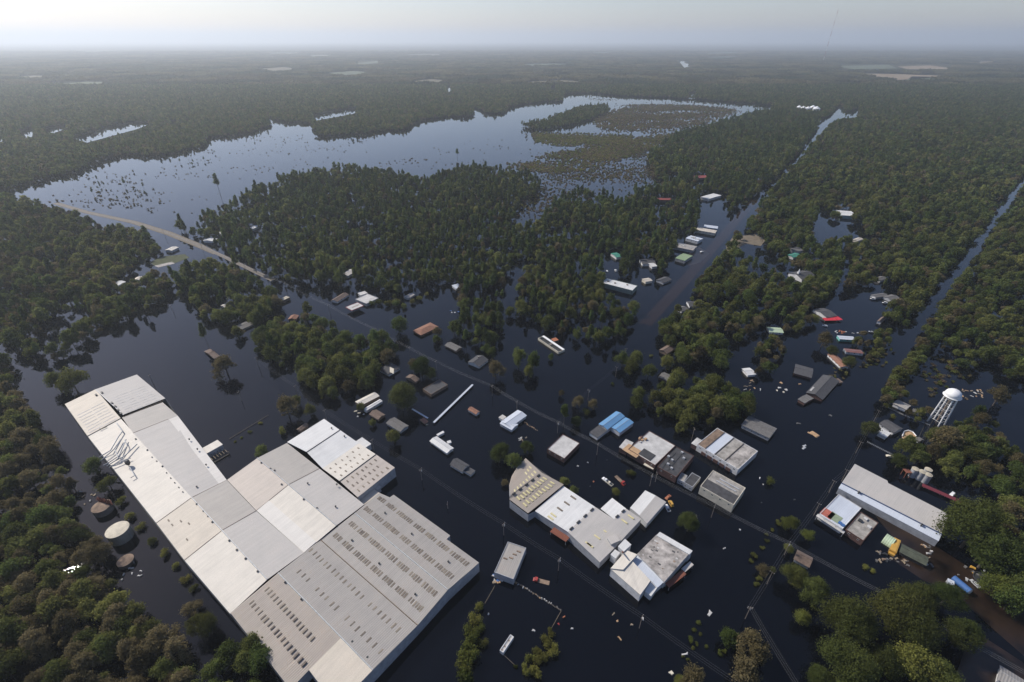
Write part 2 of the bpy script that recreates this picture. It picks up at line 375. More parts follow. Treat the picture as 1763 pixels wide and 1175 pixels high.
ground_sheet('dirt_bank', [P(*q) for q in [(1250, 424), (1262, 408), (1300, 404), (1318, 414), (1310, 424), (1285, 420), (1262, 432), (1252, 440)]], 0.06, SAND)
ground_sheet('lawn', [P(*q) for q in [(258, 452), (280, 442), (318, 438), (326, 444), (298, 455), (268, 459)]], 0.06, GRASS)
ground_sheet('concrete_drive', [P(*q) for q in [(266, 458), (296, 451), (301, 454), (273, 461)]], 0.11, OLDG)
ground_sheet('mud_bank', [P(*q) for q in [(1500, 880), (1540, 905), (1610, 940), (1680, 985), (1763, 1010), (1900, 1080), (1900, 1260), (1763, 1130), (1700, 1075), (1640, 1020), (1590, 1000), (1530, 960), (1545, 935)]], 0.05, MUD)
ground_sheet('dirt_yard', [P(*q) for q in [(1660, 1120), (1690, 1095), (1760, 1140), (1800, 1200), (1700, 1240), (1640, 1180)]], 0.12, MUD)

# ------------------------------------------------------------------ buildings
KEEP = []          # (px, py, radius px): sight lines to keep free of woodland
FOOT = []          # (x, y, radius m): footprints to keep free of trunks
def rect4(px4, z):
    if len(px4) == 3:                      # long-axis ends and a width in metres
        a, b = P(*px4[0], z), P(*px4[1], z); d = b - a
        return (a + b) / 2, math.atan2(d.y, d.x), d.length, px4[2]
    p = [P(*q, z) for q in px4]
    c = (p[0] + p[1] + p[2] + p[3]) / 4
    u = ((p[1] - p[0]) + (p[2] - p[3])) / 2; v = ((p[3] - p[0]) + (p[2] - p[1])) / 2
    ang = math.atan2(u.y, u.x); L = math.hypot(u.x, u.y); W = abs(-v.x * math.sin(ang) + v.y * math.cos(ang))
    return c, ang, L, W
def local(c, ang, x, y, z):
    return Vector((c[0] + x * math.cos(ang) - y * math.sin(ang), c[1] + x * math.sin(ang) + y * math.cos(ang), z))
def reg(c, L, W, px=None):
    FOOT.append((c[0], c[1], max(L, W) * 0.5))
    x, y = proj(np.array([c[0]]), np.array([c[1]]), np.array([2.0])); KEEP.append((x[0], y[0], 2 + 0.27 * max(L, W) * FPX / math.hypot(c[0], c[1], CAM_H)))
def windows(rt, c, ang, L, W, zc, n, sides=(-1, 1), h=1.0, wd=1.0):
    for s in sides:
        for i in range(n):
            x = (i + 0.5) / n * L - L / 2 + random.uniform(-.3, .3)
            q = local(c, ang, x, s * (W / 2 + 0.02), 0)
            o = add('window', *box(q, wd, 0.08, zc - h / 2, zc + h / 2, ang), GLASS, rt)
            add('window_frame', *join([box(local(c, ang, x, s * (W / 2 + 0.05), 0), wd + 0.2, 0.06, zc + h / 2, zc + h / 2 + 0.1, ang),
                                       box(local(c, ang, x, s * (W / 2 + 0.05), 0), wd + 0.2, 0.06, zc - h / 2 - 0.1, zc - h / 2, ang)]), WHITE, o)
def roof_gable(rt, c, ang, L, W, eave, rise, mat, ov=0.5, th=0.16, name='roof'):
    V = []; F = []; uv = []
    for s in (-1, 1):
        a = local(c, ang, -L / 2 - ov, s * (W / 2 + ov), eave - rise * ov / (W / 2)); b = local(c, ang, L / 2 + ov, s * (W / 2 + ov), eave - rise * ov / (W / 2))
        d = local(c, ang, -L / 2 - ov, 0, eave + rise); e = local(c, ang, L / 2 + ov, 0, eave + rise)
        v, f = sheet([a, b, e, d], th); n = len(V)
        uv += planar_uv(v, f, ang); V += v; F += [[i + n for i in q] for q in f]
    o = add(name, V, F, mat, rt, uv=uv)
    add('ridge_cap', *tube([local(c, ang, -L / 2 - ov, 0, eave + rise + 0.03), local(c, ang, L / 2 + ov, 0, eave + rise + 0.03)], 0.13, 5), mat if mat.name.endswith('shingles') else STEEL, o)
    return o
def roof_hip(rt, c, ang, L, W, eave, rise, mat, ov=0.5, name='roof'):
    a, b = L / 2 + ov, W / 2 + ov; r = max(a - b, 0.05)
    z = eave - 0.12
    V = [local(c, ang, *q) for q in ((-a, -b, z), (a, -b, z), (a, b, z), (-a, b, z), (-r, 0, eave + rise), (r, 0, eave + rise))]
    V += [v - Vector((0, 0, 0.16)) for v in V[:4]]
    F = [[0, 1, 5, 4], [1, 2, 5], [2, 3, 4, 5], [3, 0, 4], [9, 8, 7, 6], [1, 0, 6, 7], [2, 1, 7, 8], [3, 2, 8, 9], [0, 3, 9, 6]]
    return add(name, V, F, mat, rt, uv=planar_uv(V, F, ang))
def house(name, label, cat, px4, eave, rise, mat, wall, kind='gable', ov=0.5, nwin=None, chim=False, group=None, swap=False, winh=0.9):
    """px4: the four eave corners in the photo, first edge along the ridge"""
    c, ang, L, W = rect4(px4, eave)
    if swap or (kind == 'hip' and W > L): ang += math.pi / 2; L, W = W, L
    c = Vector((c.x, c.y, 0)); rt = root(name, c, label, cat, group); reg(c, L, W)
    Lw, Ww = L - 2 * ov, W - 2 * ov
    Lw, Ww = max(Lw, 2), max(Ww, 2)
    if kind in ('gable', 'hip'):
        V, F = box(c, Lw, Ww, -1.5, eave - 0.05, ang)
        if kind == 'gable':
            k = rise * (1 - 0.16 / max(rise, .2)) - 0.12
            n = len(V); V += [local(c, ang, -Lw / 2, 0, eave + k), local(c, ang, Lw / 2, 0, eave + k)]
            F = [q for q in F if q != [4, 5, 6, 7]] + [[4, 7, n], [6, 5, n + 1], [4, n, n + 1, 5], [7, 6, n + 1, n]]
        add('wall', V, F, wall, rt)
        (roof_gable if kind == 'gable' else roof_hip)(rt, c, ang, Lw, Ww, eave, rise, mat, ov)
    elif kind == 'flat':
        pr = 0.35; t = 0.3
        add('wall', *join([box(local(c, ang, 0, s * (W / 2 - t / 2), 0), L, t, -1.5, eave, ang) for s in (-1, 1)] +
                          [box(local(c, ang, s * (L / 2 - t / 2), 0, 0), t, W - 2 * t - 0.002, -1.5, eave, ang) for s in (-1, 1)]), wall, rt)
        V, F = box(c, L - 2 * t - 0.01, W - 2 * t - 0.01, eave - pr - 0.2, eave - pr, ang)
        add('roof', V, F, mat, rt, uv=planar_uv(V, F, ang))
        Lw, Ww = L, W
    elif kind == 'shed':
        add('wall', *box(c, Lw, Ww, -1.5, eave - 0.25, ang), wall, rt)
        v, f = sheet([local(c, ang, -L / 2, -W / 2, eave - rise / 2), local(c, ang, L / 2, -W / 2, eave - rise / 2),
                      local(c, ang, L / 2, W / 2, eave + rise / 2), local(c, ang, -L / 2, W / 2, eave + rise / 2)], 0.18)
        add('roof', v, f, mat, rt, uv=planar_uv(v, f, ang))
    if nwin is None: nwin = max(2, int(Lw / 4.5))
    if nwin and eave > 1.4: windows(rt, c, ang, Lw, Ww, min(eave - 0.85, 1.6 if eave < 4 else eave - 1.6), nwin, h=winh)
    if chim:
        q = local(c, ang, Lw * 0.18, Ww * 0.1, 0)
        ch = add('chimney', *box(q, 0.9, 0.7, eave, eave + rise + 0.9, ang), WBR, rt)
        add('chimney_cap', *box(q, 1.1, 0.9, eave + rise + 0.9, eave + rise + 1.05, ang), GRAVEL, ch)
    return rt, c, ang, Lw, Ww
def wing(rt, name, px4, z, mat, wall, th=0.2, z0=-1.5, rise=0.0):
    """lower flat or lean-to wing under the same root"""
    c, ang, L, W = rect4(px4, z)
    V, F = box(c, L - 0.5, W - 0.5, z0, z - th - abs(rise) / 2 - 0.01, ang)
    wo = add(name, V, F, wall, rt)
    v, f = sheet([local(c, ang, -L / 2, -W / 2, z - rise / 2), local(c, ang, L / 2, -W / 2, z - rise / 2), local(c, ang, L / 2, W / 2, z + rise / 2), local(c, ang, -L / 2, W / 2, z + rise / 2)], th)
    add('roof', v, f, mat, wo, uv=planar_uv(v, f, ang))
    return wo
def open_roof(rt, name, px4, z, mat, rise=0.0, th=0.15, posts=True):
    c, ang, L, W = rect4(px4, z)
    v, f = sheet([local(c, ang, -L / 2, -W / 2, z - rise / 2), local(c, ang, L / 2, -W / 2, z - rise / 2), local(c, ang, L / 2, W / 2, z + rise / 2), local(c, ang, -L / 2, W / 2, z + rise / 2)], th)
    o = add(name, v, f, mat, rt, uv=planar_uv(v, f, ang))
    if posts:
        for sx in (-1, 1):
            for sy in (-1, 1):
                q = local(c, ang, sx * (L / 2 - .3), sy * (W / 2 - .3), 0)
                add('post', *box(q, 0.18, 0.18, -1.5, z - th - rise / 2, ang), STEEL, o)
    return o

# ---- the big factory --------------------------------------------------------
E0, RD, VY = 7.5, 9.3, 7.7
fc = P(420, 930); fac = root('factory', Vector((fc.x, fc.y, 0)), 'sprawling factory under pale patchwork metal roofs standing in the flood', 'factory')
def px3(l): return [P(a, b, z) for a, b, z in l]
FANG = math.atan2(*(P(394, 1058, E0) - P(112, 697, E0)).yx)      # direction of the long ridges
def froof(name, pts, mat, label=None, th=0.3, dz=0.0):
    q = [p + Vector((0, 0, dz)) for p in px3(pts)]
    V, F = sheet(q, th); o = add(name, V, F, mat, fac, uv=planar_uv(V, F, FANG))
    if label: o['label'] = label
    FOOT.extend([(p.x, p.y, 3) for p in q]); return o
f1 = froof('roof_panel', [(112, 697, E0), (165, 671.5, RD), (208, 721, RD), (151, 751.5, E0)], RTAN, dz=0.5)
f2 = froof('roof_panel', [(165, 671.5, RD), (236, 646, E0), (285, 687, E0), (213, 715, RD)], RG1, dz=0.5)
f3 = froof('roof_panel', [(151, 751.5, E0), (208, 721, RD), (330, 857, RD), (269, 901, E0)], RWW)
f4 = froof('roof_panel', [(210, 719, RD), (280, 693, E0), (306, 716, E0), (229, 746, RD)], RG2B, 'darker grey strip of roof')
f5 = froof('roof_panel', [(229, 746, RD), (306, 716, E0), (390.5, 827, E0), (330, 857, RD)], RG1)
f6 = froof('roof_panel', [(269, 901, E0), (330, 857, RD), (383, 913, RD), (317.5, 965, E0)], RTAN)
f7 = froof('roof_panel', [(330, 857, RD), (390.5, 827, VY), (441, 880, VY), (383, 913, RD)], RG2B)
f8 = froof('roof_panel', [(317.5, 965, E0), (383, 913, RD), (460, 998, RD), (396, 1057, E0)], RWW)
f9 = froof('roof_panel', [(383, 913, RD), (441, 880, VY), (523, 952, VY), (460, 998, RD)], RG1)
f10 = froof('roof_panel', [(391, 826.5, VY), (443, 789, RD), (496.5, 835, RD), (441.5, 879.5, VY)], RPINK)
f11 = froof('roof_panel', [(443, 789, RD), (494, 763, E0), (550, 807, E0), (496.5, 835, RD)], RG2B)
f12 = froof('roof_panel', [(441.5, 879.5, VY), (496.5, 835, RD), (579, 905, RD), (523, 952, VY)], RWW)
f13 = froof('roof_panel', [(496.5, 835, RD), (550, 807, E0), (627, 869, E0), (579, 905, RD)], RG1)
f14 = froof('roof_panel', [(558, 722, E0), (585, 741, RD - .6), (528, 779, RD - .6), (494.5, 762, E0)], RW, dz=0.3)
f15 = froof('roof_panel', [(585, 741, RD - .6), (618, 764, E0 + .3), (555.5, 807.5, E0 + .3), (528, 779, RD - .6)], RW, dz=0.3)
f16 = froof('roof_panel', [(618, 764, E0 + .3), (647, 783, RD - .6), (585, 829, RD - .6), (555.5, 807.5, E0 + .3)], RWW, dz=0.3)
f17 = froof('roof_panel', [(647, 783, RD - .6), (680, 806, E0), (616, 857, E0), (585, 829, RD - .6)], RPINK, dz=0.3)
f18 = froof('roof_panel', [(600, 862, 4.2), (641, 840, 4.2), (658, 852, 4.2), (627, 870, 4.2)], RTAN, 'low link roof', th=0.3)
g1 = froof('roof_panel', [(397, 1056, E0), (479, 987, RD), (587, 1099, RD), (532, 1154, E0), (500, 1187, E0)], RG3, dz=0.15)
g2 = froof('roof_panel', [(479, 987, RD), (552, 930, VY), (719, 1077, VY), (642, 1154, RD)], RG2, dz=0.15)
g3 = froof('roof_panel', [(552, 930, VY), (611, 884, RD), (771, 1016, RD), (719, 1077, VY)], RG2, dz=0.15)
g4 = froof('roof_panel', [(611, 884, RD), (653, 849, E0), (671, 857, E0), (678, 852.5, E0), (775, 922.5, E0), (769, 929, E0), (825, 969.5, E0), (771, 1016, RD)], RG2, dz=0.15)
g5 = froof('roof_panel', [(587, 1099, RD), (642, 1154, RD), (580, 1217, E0), (532, 1154, E0)], RTAN, dz=0.15)
out_line = px3([(112, 697, E0 + .45), (165, 671.5, RD + .45), (236, 646, E0 + .45), (285, 687, E0 + .4), (306, 716, E0), (390.5, 827, E0), (443, 789, RD), (494.5, 762, E0), (558, 722, E0 + .2), (585, 741, RD - .4), (618, 764, E0 + .2), (647, 783, RD - .4),
                (680, 806, E0 + .2), (616, 857, E0 + .2), (627, 869, E0), (653, 849, E0), (671, 857, E0), (678, 852.5, E0), (775, 922.5, E0), (769, 929, E0), (825, 969.5, E0), (771, 1016, RD), (719, 1077, VY), (642, 1154, RD), (580, 1217, E0), (532, 1154, E0), (500, 1187, E0), (397, 1056, E0),
                (317.5, 965, E0), (269, 901, E0), (151, 751.5, E0)])
ctr = Vector((fc.x, fc.y, 0))
inl = [p + (Vector((ctr.x, ctr.y, p.z)) - p).normalized() * 0.12 for p in out_line]
V, F = wallrun(inl, 0.25, -1.5); add('wall', V, F, WGR, fac)
q = px3([(600, 862, 4), (641, 840, 4), (658, 852, 4), (627, 870, 4)]); V, F = wallrun(q, 0.32, -1.5); add('link_wall', V, F, WGR, fac)
# ridge and valley caps
def fline(name, a, b, r, m, dz=0.05): add(name, *tube([P(*a) + Vector((0, 0, dz)), P(*b) + Vector((0, 0, dz))], r, 6), m, fac)
for a, b, dz in (((151, 751, E0), (330, 857, RD), 0), ):
    pass
for pts in ([(269, 901, E0), (330, 857, RD), (390.5, 827, E0)], [(317.5, 965, E0), (383, 913, RD), (441, 880, VY), (496.5, 835, RD), (550, 807, E0)], [(151, 751.5, E0), (208, 721, RD)], [(213, 718, RD), (282, 690, E0)], [(229, 746, RD), (290, 722, E0 + .3)]):
    add('joint_flashing', *tube([p + Vector((0, 0, 0.06)) for p in px3(pts)], 0.15, 6), flat('rusty_flashing', (0.19, 0.14, 0.10), 0.8, 0.3, 1), fac)
for a, b in (((585, 741, RD - .3), (528, 779, RD - .3)), ((647, 783, RD - .3), (585, 829, RD - .3))): fline('ridge_gap', a, b, 0.33, DARK)
for a, b in (((611, 884, RD), (771, 1016, RD)), ((479, 987, RD), (642, 1154, RD)), ((443, 789, RD), (579, 905, RD)), ((330, 857, RD), (460, 998, RD)), ((165, 671.5, RD + .5), (213, 715, RD + .5))): fline('ridge_cap', a, b, 0.30, RWW if False else STEEL, 0.12)
fline('valley_gutter', (552, 930, VY), (719, 1077, VY), 0.25, flat('rusty_flashing', (0.12, 0.085, 0.06)), 0.18)
# skylights set into the roofs
def skylight(par, a, b, c_, d, s, t, ls, lt, mat, dz=0.17):
    """bilinear position s,t on the roof quad; ls metres along the slope, lt along the ridge"""
    p = a.lerp(b, s).lerp(d.lerp(c_, s), t)
    e1 = (b - a).lerp(c_ - d, t).normalized(); e2 = (d - a).lerp(c_ - b, s).normalized()
    up = e1.cross(e2); up = up if up.z > 0 else -up
    V = []
    for k in (dz - .25, dz + 0.10):
        for x, y in ((-1, -1), (1, -1), (1, 1), (-1, 1)): V.append(p + e1 * x * ls / 2 + e2 * y * lt / 2 + up * k)
    F = [[3, 2, 1, 0], [4, 5, 6, 7], [0, 1, 5, 4], [1, 2, 6, 5], [2, 3, 7, 6], [3, 0, 4, 7]]
    if (e1.cross(e2)).z < 0: F = [f[::-1] for f in F]
    add('skylight', V, F, mat, par)
def quad(l): return px3(l)
SKYV = [SKYL, flat('fogged_brown_skylight_dark', (0.15, 0.12, 0.095), 0.75, 0.3, 0.8), flat('fogged_tan_skylight', (0.24, 0.20, 0.15), 0.75, 0.3, 0.8)]
def skyrow(par, qd, s, t0, t1, n, ls, lt, mat, gaps=(), jit=0.0, dz=0.17):
    for i in range(n):
        if i in gaps: continue
        skylight(par, *qd, s + random.uniform(-jit, jit) + random.uniform(-.006, .006), t0 + (t1 - t0) * (i + random.uniform(-.09, .09)) / (n - 1), ls * random.uniform(.85, 1.1), lt * random.uniform(.8, 1.15), random.choice(SKYV) if mat is SKYL else mat, dz)
qD = quad([(611, 884, RD), (658, 846, E0), (825, 969.5, E0), (771, 1016, RD)])
qC = quad([(552, 930, VY), (611, 884, RD), (771, 1016, RD), (719, 1077, VY)])
qB = quad([(479, 987, RD), (552, 930, VY), (719, 1077, VY), (642, 1154, RD)])
qA = quad([(397, 1056, E0), (479, 987, RD), (587, 1099, RD), (500, 1187, E0)])
grp = {4, 10, 19, 25, 31, 37}
skyrow(g4, qD, 0.30, 0.03, 0.95, 46, 2.8, 1.0, SKYL, grp)
skyrow(g4, qD, 0.78, 0.03, 0.95, 46, 2.8, 1.0, SKYL, grp)
skyrow(g3, qC, 0.30, 0.05, 0.95, 44, 2.8, 1.0, SKYL, grp)
skyrow(g3, qC, 0.75, 0.05, 0.95, 44, 2.8, 1.0, SKYL, grp)
skyrow(g2, qB, 0.28, 0.10, 0.95, 17, 2.6, 0.8, SKYL, {3, 9})
skyrow(g2, qB, 0.72, 0.02, 0.93, 22, 2.6, 0.8, SKYL, {14})
skyrow(g1, qA, 0.35, 0.06, 0.92, 17, 2.6, 0.8, SKYL)
skyrow(g1, qA, 0.68, 0.06, 0.80, 15, 2.6, 0.8, SKYL)
q17 = quad([(647, 783, RD - .3), (680, 806, E0 + .3), (616, 857, E0 + .3), (585, 829, RD - .3)])
q16 = quad([(618, 764, E0 + .6), (647, 783, RD - .3), (585, 829, RD - .3), (555.5, 807.5, E0 + .6)])
for s in (0.2, 0.5, 0.8):
    skyrow(f17, q17, s, 0.12 + .1 * (s == .5), 0.88, 7, 2.2, 0.9, SKYL, jit=.02, dz=0.02); skyrow(f16, q16, s, 0.12 + .1 * (s == .5), 0.88, 6, 1.8, 0.8, SKYL, jit=.02, dz=0.02)
# translucent wall-light strips on the north wing (rows of pale panels)
qn2 = quad([(165, 671.5, RD + .5), (236, 646, E0 + .5), (285, 687, E0 + .5), (213, 715, RD + .5)])
qn1 = quad([(112, 697, E0 + .5), (165, 671.5, RD + .5), (208, 721, RD + .5), (151, 751.5, E0 + .5)])
for s in (0.2, 0.4, 0.62, 0.82):
    skyrow(f2, qn2, s, 0.42, 0.95, 8, 4.5, 0.8, OLDW, dz=-.02); skyrow(f1, qn1, s, 0.42, 0.95, 8, 4.0, 0.8, OLDW, dz=-.02)
# roof vents
def vent(px, py, z, r=0.9, h=1.5):
    p = P(px, py, z)
    o = add('roof_vent', *lathe(p, [(r * .6, z - 0.3), (r * .6, z + h * .5), (r, z + h * .55), (r * .9, z + h * .9), (r * .3, z + h)], 10), DARK, fac)
for x, y in ((663, 884), (709, 920), (772, 968), (606, 931), (653, 971), (715, 1024), (607, 1106), (633, 1133)): vent(x, y, 8.6, 0.55, .9)
for x, y in ((491, 1004), (519, 1033)): vent(x, y, 9.3, 0.5, 1.0)
for x, y in ((450, 798), (473, 811), (485, 835), (530, 833), (523, 861), (546, 876), (578, 873), (580, 835), (571, 738), (593, 752), (466, 808), (339, 869), (366, 900), (395, 932), (408, 948), (423, 963), (444, 985), (280, 804), (234, 757), (254, 776), (326, 757), (355, 801), (340, 774), (339, 839)): vent(x, y, 9.0 if y < 1e4 else 0, 0.55, .9)
for x, y in ((262, 788), (270, 795), (287, 815), (294, 824), (301, 832), (308, 840), (315, 848), (350, 881), (358, 890)): vent(x, y, 9.1, 0.35, 0.7)
for x, y in ((193, 695), (199, 701), (204, 707), (209, 713), (166, 681), (176, 677)): add('roof_vent', *box(P(x, y, 9.6), 2.2, 1.2, 9.2, 10.6, FANG), DARK, fac)
# dust ducts on the north wing roof
duct = [[(201, 729, 10), (211, 743, 10.5), (204, 752, 10.5), (190, 776, 10), (175, 785, 9), (168, 790, 7)], [(208, 757, 10.5), (196, 774, 10.5), (180, 788, 9.5), (172, 795, 8)], [(217, 757, 10.5), (205, 785, 10), (190, 795, 9.5), (178, 802, 8)],
        [(236, 765, 10.5), (215, 785, 10.2), (196, 795, 9.6), (184, 803, 8)], [(225, 789, 10), (212, 793, 10), (188, 805, 9)], [(198, 775, 11), (204, 789, 10.6), (199, 793, 10)], [(222, 803, 10), (232, 819, 9.7), (225, 823, 9.5)], [(215, 758, 10.6), (219, 768, 10.6), (203, 790, 10)]]
for d in duct: add('dust_duct', *tube(px3(d), 0.36 if len(d) > 3 else 0.28, 8), STEEL, fac, smooth=True)
add('cyclone_hopper', *lathe(P(222, 801, 9), [(0.4, 8.8), (1.4, 10.5), (1.4, 12.5), (0.5, 13)], 12), DARK, fac)
add('roof_rail', *tube(px3([(184, 735, 9.2), (172, 740, 8.9), (172, 738, 10)]), 0.25, 6), DARK, fac)
# pale replacement sheets lying flush on the roofs
for (x, y, L, W, g, z, rz) in ((414, 836, 8, 3, f10, 8.9, 0), (475, 841, 8, 2.6, f10, 9.3, 0), (358, 866, 8, 2.2, f7, 8.9, 0), (342, 973, 7, 3, f8, 8.4, 0)):
    pass
# loading dock on the east side, small lean-to
dock = wing(fac, 'loading_dock', [(344, 775), (374, 757), (384, 766), (351, 783)], 5.5, RWW, WGR)
dc, da, dL, dW = rect4([(351, 784), (384, 766), (392, 778), (366, 793)], 3.0)
add('dock_floor', *box(dc, dL, dW, .3, .7, da), WDK, fac)
for i in range(6): add('dock_beam', *box(local(dc, da, -dL / 2 + (i + .5) * dL / 6, 0, 0), .3, dW, 2.7, 3.0, da), WOOD, fac)
for sx in (-1, 1):
    for sy in (-1, 1): add('dock_post', *box(local(dc, da, sx * (dL / 2 - .2), sy * (dW / 2 - .2), 0), .3, .3, -1.5, 2.7, da), WOOD, fac)
froof('repair_strip', [(441.8, 879.2, VY + .1), (463, 862, VY + .75), (544, 933, VY + .75), (523.5, 951.5, VY + .1)], RSTR, th=.1, dz=.02)
froof('repair_strip', [(291, 722.5, E0 + .45), (306, 716.5, E0 + .06), (390.5, 827, E0 + .06), (377, 833.5, E0 + .45)], RSTR, th=.1, dz=.02)
q10 = quad([(391, 826.5, VY), (443, 789, RD), (496.5, 835, RD), (441.5, 879.5, VY)]); q7 = quad([(330, 857, RD), (390.5, 827, VY), (441, 880, VY), (383, 913, RD)]); q8 = quad([(317.5, 965, E0), (383, 913, RD), (460, 998, RD), (396, 1057, E0)])
for g_, q_, s_, t_, l1, l2 in ((f10, q10, .2, .33, 8, 3), (f10, q10, .86, .80, 7, 2.4), (f7, q7, .25, .30, 8, 2), (f8, q8, .3, .18, 8, 2.5)):
    skylight(g_, *q_, s_, t_, l1, l2, OLDW, -.12)
for s_, t_ in ((.25, .25), (.45, .30), (.55, .45), (.25, .12), (.3, .7)): skylight(f6, *quad([(269, 901, E0), (330, 857, RD), (383, 913, RD), (317.5, 965, E0)]), s_, t_, .7, 2.2, SKYL, 0)
wing(fac, 'annex', [(624, 753), (638, 764), (630, 772), (612, 760)], 5.0, RW, WWH)
wing(fac, 'annex', [(645, 832), (656, 838), (650, 845), (640, 838)], 4.0, RG1, WGR)
for i in range(9):
    t = (i + .5) / 9; a = out_line[20].lerp(out_line[21], t) if i < 4 else out_line[21].lerp(out_line[22], t)
KEEP.append((400, 850, 60))

# ---- the second, stepped warehouse --------------------------------------------------------
wc = P(990, 880); wh = root('warehouse', Vector((wc.x, wc.y, 0)), 'stepped warehouse with grey and white roof sections and one curved corner', 'warehouse')
E2, R2 = 5.5, 6.6
WANG = math.atan2(*(P(1033, 968, E2) - P(921, 880, E2)).yx)
def wroof(pts, mat, dz=0, th=0.25, label=None):
    q_ = [p + Vector((0, 0, dz)) for p in px3(pts)]; V, F = sheet(q_, th); o = add('roof_panel', V, F, mat, wh, uv=planar_uv(V, F, WANG))
    if label: o['label'] = label
    FOOT.extend([(p.x, p.y, 3) for p in q_]); return o
w1 = wroof([(905, 791, E2), (890, 807, E2 + .1), (881, 822, E2 + .2), (876.5, 838, R2 - .3), (879, 854.5, R2), (932, 815.5, R2)], RG3, 1.0)
w2 = wroof([(879, 854.5, R2), (877, 862, E2 + .3), (909, 886, E2), (970.5, 836.5, E2), (932, 815.5, R2)], RG3, 1.0)
w3 = wroof([(970, 837, E2), (921, 880, E2), (977.5, 916, R2 + .3), (1024.5, 873, R2 + .3)], RW)
w4 = wroof([(1024.5, 873, R2 + .3), (977.5, 916, R2 + .3), (1032.7, 968.5, E2), (1057, 944.5, E2), (1104, 894, E2), (1078, 876, R2), (1057, 894, R2)], RG1)
w5 = wroof([(1054, 857.6, E2), (1034, 876, E2), (1057, 894, R2), (1078, 876, R2)], RW)
w6 = wroof([(1111, 844, E2 - 1), (1085, 874, E2 - 1), (1101, 887, E2 - .2), (1129, 853, E2 - .2)], RW, -.3)
w7 = wroof([(1129, 853, E2 - .2), (1101, 887, E2 - .2), (1114, 901.5, E2 - 1), (1147, 864, E2 - 1)], RG1, -.3)
ln = px3([(905, 791, E2 + .9), (890, 807, E2 + 1), (881, 822, E2 + 1.1), (876.5, 838, R2 + .6), (879, 854.5, R2 + .9), (877, 862, E2 + 1.1), (909, 886, E2 + .9), (921, 880, E2), (977.5, 916, R2 + .2), (1032.7, 968.5, E2), (1057, 944.5, E2), (1104, 894, E2), (1078, 876, R2), (1054, 857.6, E2), (1034, 876, E2), (1024.5, 873, R2 + .2), (970, 837, E2)])
cw = Vector((wc.x, wc.y, 0)); ln = [p + (Vector((cw.x, cw.y, p.z)) - p).normalized() * 0.12 for p in ln]
V, F = wallrun(ln, 0.22, -1.5); add('wall', V, F, WGR, wh)
q = px3([(1111, 844, E2 - 1.4), (1085, 874, E2 - 1.4), (1101, 887, E2 - .6), (1114, 901.5, E2 - 1.4), (1147, 864, E2 - 1.4), (1129, 853, E2 - .6)]); V, F = wallrun(q, 0.2, -1.5); add('office_wall', V, F, WWH, wh)
for a, b, z in (((879, 854.5), (932, 815.5), R2 + 1.1), ((977.5, 916), (1024.5, 873), R2 + .45), ((1057, 894), (1078, 876), R2 + .15)):
    n = 5 if z > R2 + 1 else 4 if z > R2 + .3 else 2
    for i in range(n):
        t = (i + .5) / n; pa = P(*a, z).lerp(P(*b, z), t); d = P(*b, z) - P(*a, z)
        add('ridge_vent', *box(pa, d.length / n * .42, 0.9, z - .2, z + .5, math.atan2(d.y, d.x)), DARK, wh)
qw1 = px3([(932, 815.5, R2 + 1), (879, 854.5, R2 + 1), (878, 842, R2 + .6), (907, 792, E2 + 1)])
qw2 = px3([(879, 854.5, R2 + 1), (932, 815.5, R2 + 1), (970.5, 836.5, E2 + 1), (909, 886, E2 + 1)])
def skyw(par, a, b, c_, d, s, t, l1, l2, mat): skylight(par, a, d, c_, b, t, s, l2, l1, mat, 0.03)
for t in (0.28, 0.62):
    for s in np.linspace(0.10, 0.92, 10): skyw(w2, *qw2, s, t + random.uniform(-.02, .02), 1.1, 3.0, SKYY)
for t in (0.25, 0.6):
    for s in np.linspace(0.10, 0.85, 8): skyw(w1, *qw1, s, t + random.uniform(-.02, .02), 1.1, 2.4, SKYY)
for a in ((987, 857), (976, 867), (964, 877), (953, 887), (948, 892)): add('skylight', *box(P(*a, 6.3), 4, 1.0, 5.9, 6.45, WANG), SKYY if a[0] < 960 else SKYL, w3)
for a in ((1013, 937), (1016, 939), (1028, 925), (1039, 913), (1051, 902), (1075, 898), (1086, 890)): add('skylight', *box(P(*a, 6.2), 4, 1.0, 5.8, 6.35, WANG), SKYY, w4)
aw = open_roof(wh, 'rusty_awning', [(954, 907), (948, 914), (973, 935), (981, 926)], 3.0, RRUST, rise=0.6)
wing(wh, 'roof_box', [(1045, 925), (1060, 920), (1068, 930), (1052, 938)], 7.5, RG1, WGR, z0=5.0)

# ---- the old white mill beside it --------------------------------------------------------
mc_ = P(1125, 970); ml = root('old_mill', Vector((mc_.x, mc_.y, 0)), 'old white mill with stained peeling flat roof and rusty side awning', 'building')
MANG = math.atan2(*(P(1192, 948.6, 6) - P(1135, 917, 6)).yx)
def mroof(pts, mat, wall, z0=-1.5, name='roof'):
    q_ = px3(pts); V, F = sheet(q_, 0.3); o = add(name, V, F, mat, ml, uv=planar_uv(V, F, MANG)); cc = sum(q_, Vector()) / len(q_)
    V, F = wallrun([p + (Vector((cc.x, cc.y, p.z)) - p).normalized() * .15 for p in q_], 0.3, z0); add('wall', V, F, wall, ml)
    FOOT.append((cc.x, cc.y, 12)); return o
mo = mroof([(1130, 921, 6), (1186, 954, 6), (1144, 1002, 6), (1097, 954, 6)], OLDG, WWH)
mroof([(1136, 916, 6.6), (1192.5, 948.6, 6.6), (1187, 955, 6.6), (1130, 922, 6.6)], RW, WWH)
mroof([(1078.5, 947.5, 6.5), (1097.5, 955, 7.4), (1073, 981, 7.4), (1051, 979, 6.5)], RWW, WWH)
